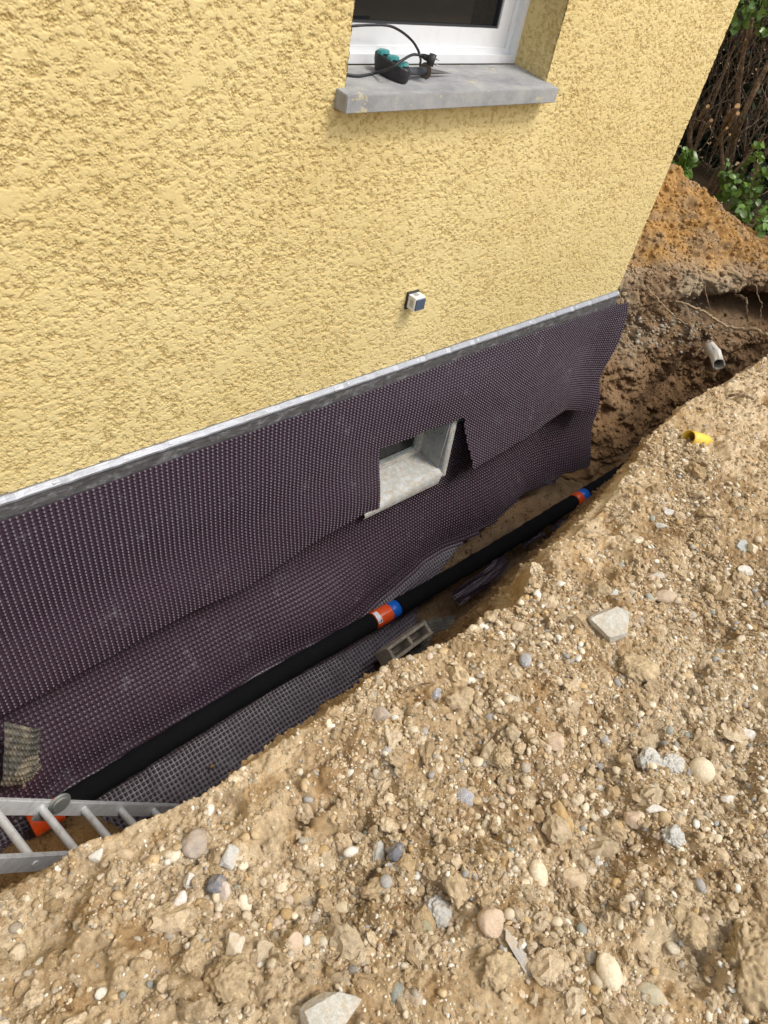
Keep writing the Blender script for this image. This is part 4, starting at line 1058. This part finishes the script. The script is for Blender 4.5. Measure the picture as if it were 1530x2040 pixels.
for px, py, X, r in ((1410, 212, 7.5, .019), (1417, 240, 7.5, .019), (1469, 212, 7.3, .026), (1470, 226, 7.3, .018), (1448, 255, 7.4, .014), (1454, 268, 7.4, .010)):
    c = Vector(at_x(px, py, X)); dr = Vector((-.75, -.55, .25)).normalized(); bm = bmesh.new()
    add_tube(bm, [c - dr * .02 + Vector((.16, .10, -.22)), c - dr * .12 + Vector((.02, 0, -.05)), c], [r * .9, r, r], 12); br = bm_obj('branch', bm, MAT_BARK, smooth=True); keep(br, hedge)
    bm = bmesh.new(); add_tube(bm, [c, c + dr * .004], [r * .96, r * .9], 12); keep(bm_obj('cut_end', bm, MAT_CUT), br)
bm = bmesh.new()
for k in range(720):
    x = hr.uniform(7.5, 8.7); p = Vector((x, hr.uniform(-.6, 3.4), hr.uniform(-1.9, -.6)))
    pts = wig(p, (hr.normal(0, .25), hr.normal(0, .45), 1), hr.uniform(.5, 1.5), 9, .2, .03); r = hr.uniform(.0025, .008)
    add_tube(bm, pts, [r * (1 - .7 * j / 10) for j in range(10)], 5)
tw = bm_obj('twigs', bm, MAT_TWIG, smooth=True); keep(tw, hedge)
def leaves(name, pts, size, mat, parent, upb=.3, ylw=.0):
    """pointed folded leaves: 2x4 quads each"""
    n = len(pts); prof_ = [(0, .0), (.25, .34), (.55, .40), (.82, .24), (1, 0)]
    T = hr.normal(0, 1, (n, 3)); T[:, 2] = T[:, 2] * .6; T /= np.linalg.norm(T, axis=1)[:, None]
    N_ = hr.normal(0, 1, (n, 3)) + np.array([-.5, -.8, upb * 3]); N_ -= T * (N_ * T).sum(1)[:, None]; N_ /= np.linalg.norm(N_, axis=1)[:, None]
    B = np.cross(N_, T); sz = size * hr.uniform(.6, 1.25, n); V = np.zeros((n, 15, 3))
    for i, (t, w_) in enumerate(prof_):
        for j, s_ in enumerate((-1, 0, 1)):
            V[:, i * 3 + j] = pts + sz[:, None] * (T * t + B * (w_ * s_) + N_ * (.10 * abs(s_) * w_ * 2 - .22 * t * t))
    f = []
    for i in range(4):
        for j in range(2): f.append([i * 3 + j, i * 3 + j + 1, i * 3 + j + 4, i * 3 + j + 3])
    f = np.array(f)[None] + (np.arange(n) * 15)[:, None, None]
    sh = hr.uniform(.6, 1.3, n)[:, None] * np.where(hr.uniform(0, 1, n) < ylw, 1, 0)[:, None] * np.array([[.12, .08, 0]]) + hr.uniform(.6, 1.35, n)[:, None] * np.ones((n, 3))
    return keep(np_mesh(name, V.reshape(-1, 3), [f.reshape(-1, 4)], mat, cols={'Tint': np.repeat(sh, 15, 0)}), parent)
def leaf_mat(name, c, rough=.35):
    m = M(name, c, rough, spec=.5); m.color(m.mix(c, m.attr('Tint'), 1., 'MULTIPLY')); m.b.inputs['Transmission Weight'].default_value = 0
    m.b.inputs['Subsurface Weight'].default_value = .0; return m.m
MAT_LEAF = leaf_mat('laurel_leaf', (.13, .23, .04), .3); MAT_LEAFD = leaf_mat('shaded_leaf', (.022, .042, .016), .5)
n = 30000; P_ = np.stack([hr.uniform(8.6, 9.6, n), hr.uniform(-1.2, 4.6, n), hr.uniform(-2., .5, n)], 1)
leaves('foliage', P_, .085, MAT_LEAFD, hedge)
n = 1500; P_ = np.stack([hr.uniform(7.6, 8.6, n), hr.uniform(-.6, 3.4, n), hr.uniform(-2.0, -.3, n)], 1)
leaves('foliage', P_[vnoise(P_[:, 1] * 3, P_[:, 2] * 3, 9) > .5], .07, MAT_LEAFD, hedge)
n = 900; P_ = np.stack([hr.uniform(7.3, 8.1, n), hr.uniform(1.2, 2.6, n), hr.uniform(-.62, -.1, n)], 1)
leaves('foliage', P_, .075, MAT_LEAF, hedge)
def shrub(px, py, X, rad_, nl, label, size=.07):
    b = Vector(at_x(px, py, X)); base = Vector((b.x + .1, b.y, -1.9)); e = empty('laurel_shrub', base); tag(e, label, 'shrub', 'leafy shoots in front of the hedge')
    bm = bmesh.new(); pl2 = []
    for k in range(max(5, nl // 14)):
        t = b + Vector(hr.normal(0, 1, 3)) * rad_ * .6; pts = [base + Vector(hr.normal(0, .03, 3)), (base + t) / 2 + Vector(hr.normal(0, .05, 3)), t]; sp_ = smooth_path(pts, 5)
        add_tube(bm, sp_, [.006 * (1 - .07 * j) for j in range(len(sp_))], 5)
        for q in sp_[-5:]:
            for _ in range(3): pl2.append(np.array(q + Vector(hr.normal(0, .02, 3))))
    s_ = bm_obj('stem', bm, MAT_LEAFD if False else MAT_BARK, smooth=True); keep(s_, e)
    leaves('foliage', np.array(pl2), size, MAT_LEAF, e, ylw=.12)
shrub(1495, 385, 7.4, .30, 300, 'bright green leafy shrub at the right edge below the bare branches')
shrub(1462, 345, 7.6, .15, 70, 'small yellow green sprig left of the bright leafy shrub')
shrub(1522, 462, 7.1, .20, 200, 'glossy green shrub low at the right edge beside the heap')
shrub(1362, 318, 7.2, .09, 20, 'few pale green leaves peeping over the top of the heap by the house corner', .10)

# ------------------------------------------------------------------ stones one can point at
def place(kind, px, py, w_, h_, mat, label, shape='pebble', rotd=0, seed=0, th=None, lift=.15, cat=None, group='loose stones on the bank'):
    """w_, h_ = size in photo pixels across / along the view"""
    p = at_ground(px, py); d = np.linalg.norm(p - np.array([0, CAMY, 0])); k = d / 1400.
    sx, sy = w_ * k / 2, h_ * k / 2 * 1.12; sz = (th * k / 2) if th else min(sx, sy) * .72
    if shape == 'pebble': V, Fc = rock(4, 1, .035, seed, .3)
    elif shape == 'stone': V, Fc = rock(4, 7, .09, seed, -.08); V = V * 1.08
    elif shape == 'angular': V, Fc = rock(4, 12, .07, seed, -.22); V = V * 1.2
    elif shape == 'clod': V, Fc = rock(5, 2, .26, seed)
    else:
        V, Fc = ico(5); r = np.random.default_rng(seed + 1); b0 = r.uniform(0, 6.28)
        V[:, 2] = np.clip(V[:, 2], -.42, .42 + .12 * V[:, 0])
        for kk in range(5):
            an = b0 + kk * 1.257 + r.uniform(-.35, .35); n_ = np.array([math.cos(an), math.sin(an), r.uniform(-.2, .2)]); n_ /= np.linalg.norm(n_)
            V -= np.outer(np.clip(V @ n_ - r.uniform(.55, .78), 0, None), n_)
        V *= 1.2; V = V + (fbm(V[:, 0] * 6 + V[:, 2] * 4, V[:, 1] * 6 - V[:, 2] * 3, 4, seed) * .10)[:, None] * np.array([.5, .5, 1])
    a = V / np.linalg.norm(V, axis=1)[:, None]
    if shape == 'clod': V = V + a * (clods(a[:, 0] + a[:, 2] * .6, a[:, 1] - a[:, 2] * .5, .28, seed, .5, .8) + fbm(a[:, 0] * 9 + a[:, 2] * 6, a[:, 1] * 9 - a[:, 2] * 5, 3, seed) * .22 + fbm(a[:, 0] * 26 + a[:, 2] * 17, a[:, 1] * 26 - a[:, 2] * 15, 3, seed) * .12)[:, None]
    # camera-right on the ground is (.76,-.65): the picture's horizontal
    ra = rad(rotd); u = np.array([.76, -.65, 0]); v = np.array([.65, .76, 0])
    uu = u * math.cos(ra) + v * math.sin(ra); vv2 = -u * math.sin(ra) + v * math.cos(ra)
    tilt = .35
    zz = np.array([0, 0, 1.]); vt = vv2 * math.cos(tilt) + zz * math.sin(tilt); zt = np.cross(uu, vt)
    W_ = V[:, :1] * sx * uu + V[:, 1:2] * sy * vt + V[:, 2:3] * sz * zt + np.array([0, 0, sz * lift])
    cols = {}
    if mat is MAT_SOIL: cols = {'Col': np.tile(np.array([[.53, .41, .25]]), (len(V), 1)) * (1 + fbm(V[:, 0] * 3, V[:, 1] * 3, 3, seed)[:, None] * .5)}
    o = np_mesh(kind, W_ + p, [Fc], mat, cols=cols, origin=p)
    return tag(o, label, cat or kind.replace('_', ' '), group)
W1 = stone_mat('white_limestone', (.78, .76, .70), (.58, .55, .48)); W2 = stone_mat('chalky_rubble', (.70, .70, .66), (.46, .44, .39), 90, .9, .004)
CR = stone_mat('cream_pebble', (.68, .60, .44), (.58, .48, .32), 60, .6, .0006); GR = stone_mat('grey_pebble', (.33, .33, .35), (.24, .24, .26), 120, .6, .0008, speck=(.6, .6, .6)); DG = stone_mat('dark_slate_stone', (.19, .20, .23), (.12, .125, .14))
TN = stone_mat('tan_stone', (.50, .40, .29), (.38, .28, .19)); TP = stone_mat('taupe_stone', (.43, .36, .30), (.33, .27, .22)); OC = stone_mat('ochre_stone', (.52, .37, .16), (.36, .22, .09)); PK = stone_mat('pinkish_stone', (.60, .46, .34), (.50, .37, .25)); OL = stone_mat('olive_stone', (.36, .33, .20), (.24, .24, .16)); GG = stone_mat('green_grey_stone', (.27, .29, .25), (.18, .20, .18)); SLAB = stone_mat('broken_cement', (.56, .54, .48), (.42, .39, .32), 70, .92, .003)
for a in [
 ('cement_slab', 1218, 1250, 88, 62, SLAB, 'broad pale cement slab lying tilted on the sandy bank, largest flat piece', 'slab', 12, 3, 30, .9),
 ('pebble', 1415, 1519, 46, 40, CR, 'smooth grey cream pebble nearest the right edge among the white stones', 'pebble', -10, 5),
 ('pebble', 1311, 1484, 32, 24, W1, 'clean white oval pebble just above two crumbly white lumps', 'pebble', 0, 6),
 ('limestone_lump', 1300, 1510, 44, 34, W2, 'left of two crumbly white lumps under the clean white pebble', 'clod', 0, 7),
 ('limestone_lump', 1353, 1505, 50, 30, W2, 'right of two crumbly white lumps beside the cream pebble', 'clod', 15, 8),
 ('pebble', 935, 1571, 42, 34, GR, 'grey white-speckled oval pebble in the middle of the gravel', 'pebble', -25, 9),
 ('pebble', 1076, 1737, 34, 42, CR, 'cream egg shaped pebble left of its rougher cream neighbour', 'pebble', 20, 10),
 ('stone', 1158, 1741, 46, 40, stone_mat('cream_stone', (.64, .53, .37), (.52, .38, .24)), 'rough cream stone right of the cream egg shaped pebble', 'stone', 0, 11),
 ('pebble', 1212, 1937, 40, 50, CR, 'smooth ivory egg pebble near the bottom edge, right of centre', 'pebble', 25, 12, None, .5),
 ('pebble', 355, 1809, 24, 50, stone_mat('white_smooth', (.66, .62, .58), (.58, .54, .5), 60, .55, .0005), 'long pale finger shaped pebble standing upright at lower left', 'pebble', -8, 13, None, .6),
 ('stone', 977, 1838, 48, 44, PK, 'round pinkish brown stone right of the crumbly white lump', 'stone', 0, 14),
 ('limestone_lump', 879, 1808, 52, 50, W2, 'crumbly bluish white lump left of the round pinkish stone', 'clod', 0, 15),
 ('stone', 1137, 1612, 40, 52, OC, 'angular ochre stone with a pointed lower end', 'angular', 30, 16),
 ('stone', 790, 1702, 34, 30, DG, 'dark slate blue stone wedged between white rubble pieces', 'stone', 0, 17),
 ('limestone_lump', 757, 1703, 22, 48, W2, 'upright white rubble piece left of the dark slate stone', 'clod', 0, 18),
 ('limestone_lump', 790, 1726, 36, 16, W2, 'flat white rubble piece under the dark slate stone', 'clod', 0, 19),
 ('stone', 1301, 1615, 38, 18, W1, 'flat white chip with an arched top above a rust tinted stone', 'angular', 0, 20),
 ('stone', 1267, 1627, 36, 28, PK, 'cream stone with rust tint touching the white arched chip', 'stone', 0, 21),
 ('pebble', 852, 1843, 28, 28, OL, 'olive yellow rounded pebble below the crumbly bluish lump', 'pebble', 40, 22),
 ('stone', 762, 1424, 40, 34, TP, 'taupe blocky stone close under the crest of the bank, left of centre', 'stone', 10, 23),
 ('pebble', 937, 1356, 24, 15, W1, 'small bright white pebble alone on fine sand below the concrete block', 'pebble', -5, 24),
 ('pebble', 1049, 1527, 17, 16, W1, 'tiny round white pebble right of the grey speckled pebble', 'pebble', 0, 25),
 ('soil_clod', 462, 1960, 78, 66, MAT_SOIL, 'big crumbly earth clod at the lower left under a pointed cream stone', 'clod', 0, 26, None, .4),
 ('stone', 466, 1898, 42, 52, stone_mat('cream_white_stone', (.66, .60, .50), (.55, .45, .32)), 'pointed cream white stone on top of the big crumbly clod', 'angular', -10, 27, None, .5),
 ('stone', 527, 1903, 42, 48, stone_mat('buff_stone', (.60, .52, .38), (.5, .4, .27)), 'lumpy buff stone between the pointed stone and the pink one', 'stone', 10, 28, None, .4),
 ('stone', 586, 1882, 28, 30, PK, 'small blocky pink stone at the lower left', 'stone', 0, 29),
 ('rock', 655, 2022, 96, 60, SLAB, 'large jagged pale rock cut by the bottom edge of the photo', 'slab', 25, 30, 40, .5),
 ('stone', 430, 1757, 34, 26, DG, 'grey stone half on top of a pink white one at lower left', 'stone', 0, 31, None, .7),
 ('stone', 446, 1768, 36, 26, stone_mat('pink_white', (.66, .58, .52), (.56, .45, .38)), 'pink white stone under the grey one at lower left', 'stone', -20, 32),
 ('stone', 379, 1747, 26, 26, W1, 'cream white stone left of the stacked grey and pink pair', 'stone', 0, 33),
 ('stone', 388, 1681, 44, 40, TP, 'big taupe stone near the ladder, right of two small cream ones', 'stone', 20, 34, None, .5),
 ('stone', 452, 1707, 44, 36, W2, 'pale cracked stone right of the taupe stone', 'angular', 30, 35),
 ('stone', 245, 1700, 32, 20, stone_mat('warm_cream', (.62, .5, .36), (.5, .38, .24)), 'cream stone perched on the crest next to the ladder rung', 'stone', 0, 36),
 ('stone', 190, 1700, 20, 26, W1, 'pointed pale stone at the crest between two ladder rungs', 'angular', 0, 37),
 ('limestone_lump', 1335, 1671, 44, 30, W2, 'white and purple grey lump in the middle right of the gravel', 'clod', 20, 38),
 ('rock_shard', 1037, 1905, 22, 86, stone_mat('flat_shard', (.44, .42, .38), (.3, .28, .25)), 'long thin grey shard lying diagonally at the bottom centre', 'slab', 40, 39, 14, .6),
 ('pebble', 1297, 1978, 48, 28, stone_mat('khaki_pebble', (.42, .38, .27), (.34, .3, .2), 60, .6), 'khaki oval pebble near the bottom edge right of the ivory egg', 'pebble', -15, 40),
 ('pebble', 792, 1986, 26, 42, GG, 'green grey oval pebble left of its tan neighbour at the bottom', 'pebble', 0, 41),
 ('stone', 823, 1990, 32, 32, TN, 'tan rounded stone touching the green grey pebble at the bottom', 'stone', 0, 42),
 ('soil_clod', 1490, 1930, 92, 100, MAT_SOIL, 'huge cracked earth clod in the bottom right corner', 'clod', 0, 43, None, .2),
 ('stone', 1505, 1449, 44, 20, W1, 'flat white stone at the right edge above the cream pebble', 'stone', 5, 44),
 ('soil_clod', 1270, 1336, 78, 42, MAT_SOIL, 'pale clod with embedded white grains below the cement slab', 'clod', 0, 45, None, .4),
 ('stone', 1337, 1172, 50, 24, TN, 'long tan oval stone at the right above the fine soil', 'pebble', 12, 46),
 ('stone', 1228, 1183, 42, 20, W2, 'pale flat rubble just above the cement slab', 'angular', 0, 47),
 ('stone', 1327, 1031, 28, 22, W2, 'white rubble cube high on the bank under the yellow pipe', 'angular', 0, 48),
 ('stone', 1338, 1012, 24, 12, W2, 'thin bluish white chip behind the white rubble cube', 'slab', 0, 49),
 ('stone', 1318, 1135, 44, 16, SLAB, 'curved pale mortar strip on the upper bank', 'angular', 35, 50),
 ('stone', 1484, 1080, 22, 32, stone_mat('blue_grey_flat', (.46, .48, .47), (.38, .4, .38)), 'blue grey flat stone beside a cream one near the right edge', 'slab', 0, 51),
 ('stone', 1503, 1086, 26, 22, CR, 'cream stone touching the blue grey flat one near the right edge', 'stone', 0, 52),
 ('stone', 1497, 1122, 26, 16, W1, 'small white angular stone under the blue grey flat stone', 'angular', 0, 53),
 ('pebble', 1034, 1252, 32, 20, stone_mat('sand_pebble', (.58, .47, .33), (.5, .38, .25)), 'sand coloured rounded pebble on the crest left of the slab', 'pebble', 0, 54),
 ('stone', 965, 1253, 22, 18, W1, 'white stone on the crest nearest the grey membrane piece', 'angular', 0, 55),
 ('pebble', 1042, 1324, 24, 26, GR, 'dull grey round pebble left of a pale clod', 'pebble', 0, 56),
 ('pebble', 870, 1384, 20, 26, GR, 'grey oval pebble right of the taupe blocky stone', 'pebble', -20, 57),
 ('stone', 1015, 1395, 32, 14, W2, 'thin pale flat stone lying crosswise at centre', 'slab', -5, 58),
 ('stone', 1102, 1480, 44, 28, PK, 'pinkish hollowed stone left of the two white lumps', 'stone', 0, 59),
 ('soil_clod', 1000, 1503, 42, 36, MAT_SOIL, 'tan clod above the tiny white pebble', 'clod', 0, 60, None, .4),
 ('stone', 1134, 1541, 22, 26, PK, 'small tan stone between the hollowed stone and the ochre one', 'stone', 0, 61),
 ('stone', 1475, 1581, 28, 28, W1, 'pale angular stone below the grey cream pebble at right', 'angular', 0, 62),
 ('stone', 1212, 1697, 18, 26, W1, 'small upright cream stone above the rough cream stone', 'stone', 0, 63),
 ('stone', 1428, 1710, 32, 26, stone_mat('sandy_stone', (.57, .45, .29), (.46, .34, .2)), 'sandy yellow stone alone at the right', 'stone', 0, 64),
 ('soil_clod', 1370, 1850, 70, 50, MAT_SOIL, 'lumpy earth clod left of the huge corner clod', 'clod', 0, 65, None, .3),
 ('soil_clod', 985, 1930, 70, 60, MAT_SOIL, 'brown earthy lump behind the long thin grey shard', 'clod', 0, 66, None, .2),
]:
    a = list(a); kw = {}
    if len(a) > 10: kw['th'] = a[10]
    if len(a) > 11: kw['lift'] = a[11]
    place(*a[:7], shape=a[7], rotd=a[8], seed=a[9], **kw)
p = at_z(422, 1526, -3.345); V, Fc = rock(3, 3, .1, 99)
tag(np_mesh('dry_leaf', V * np.array([.012, .009, .005]) + p, [Fc], stone_mat('dry_leaf_brown', (.45, .27, .09)), origin=p), 'small curled yellow brown leaf lying on the dimpled strip beside the pipe', 'leaf')
# twigs on the bank
for pxs, lab, r in (([(1300, 788), (1330, 796), (1358, 792)], None, 0), ([(1450, 790), (1475, 797), (1520, 800)], 'dark dry twig lying near the right edge above the yellow pipe', .008), ([(808, 1382), (825, 1370), (855, 1368)], 'thin dark twig on the sand left of the grey oval pebble', .0022)):
    if not lab: continue
    pts = []
    for x, y in pxs: p = Vector(at_ground(x, y)); p.z += .012; pts.append(p)
    bm = bmesh.new(); add_tube(bm, smooth_path(pts, 5), r, 6); tag(bm_obj('twig', bm, MAT_ROOTD, smooth=True), lab, 'twig')
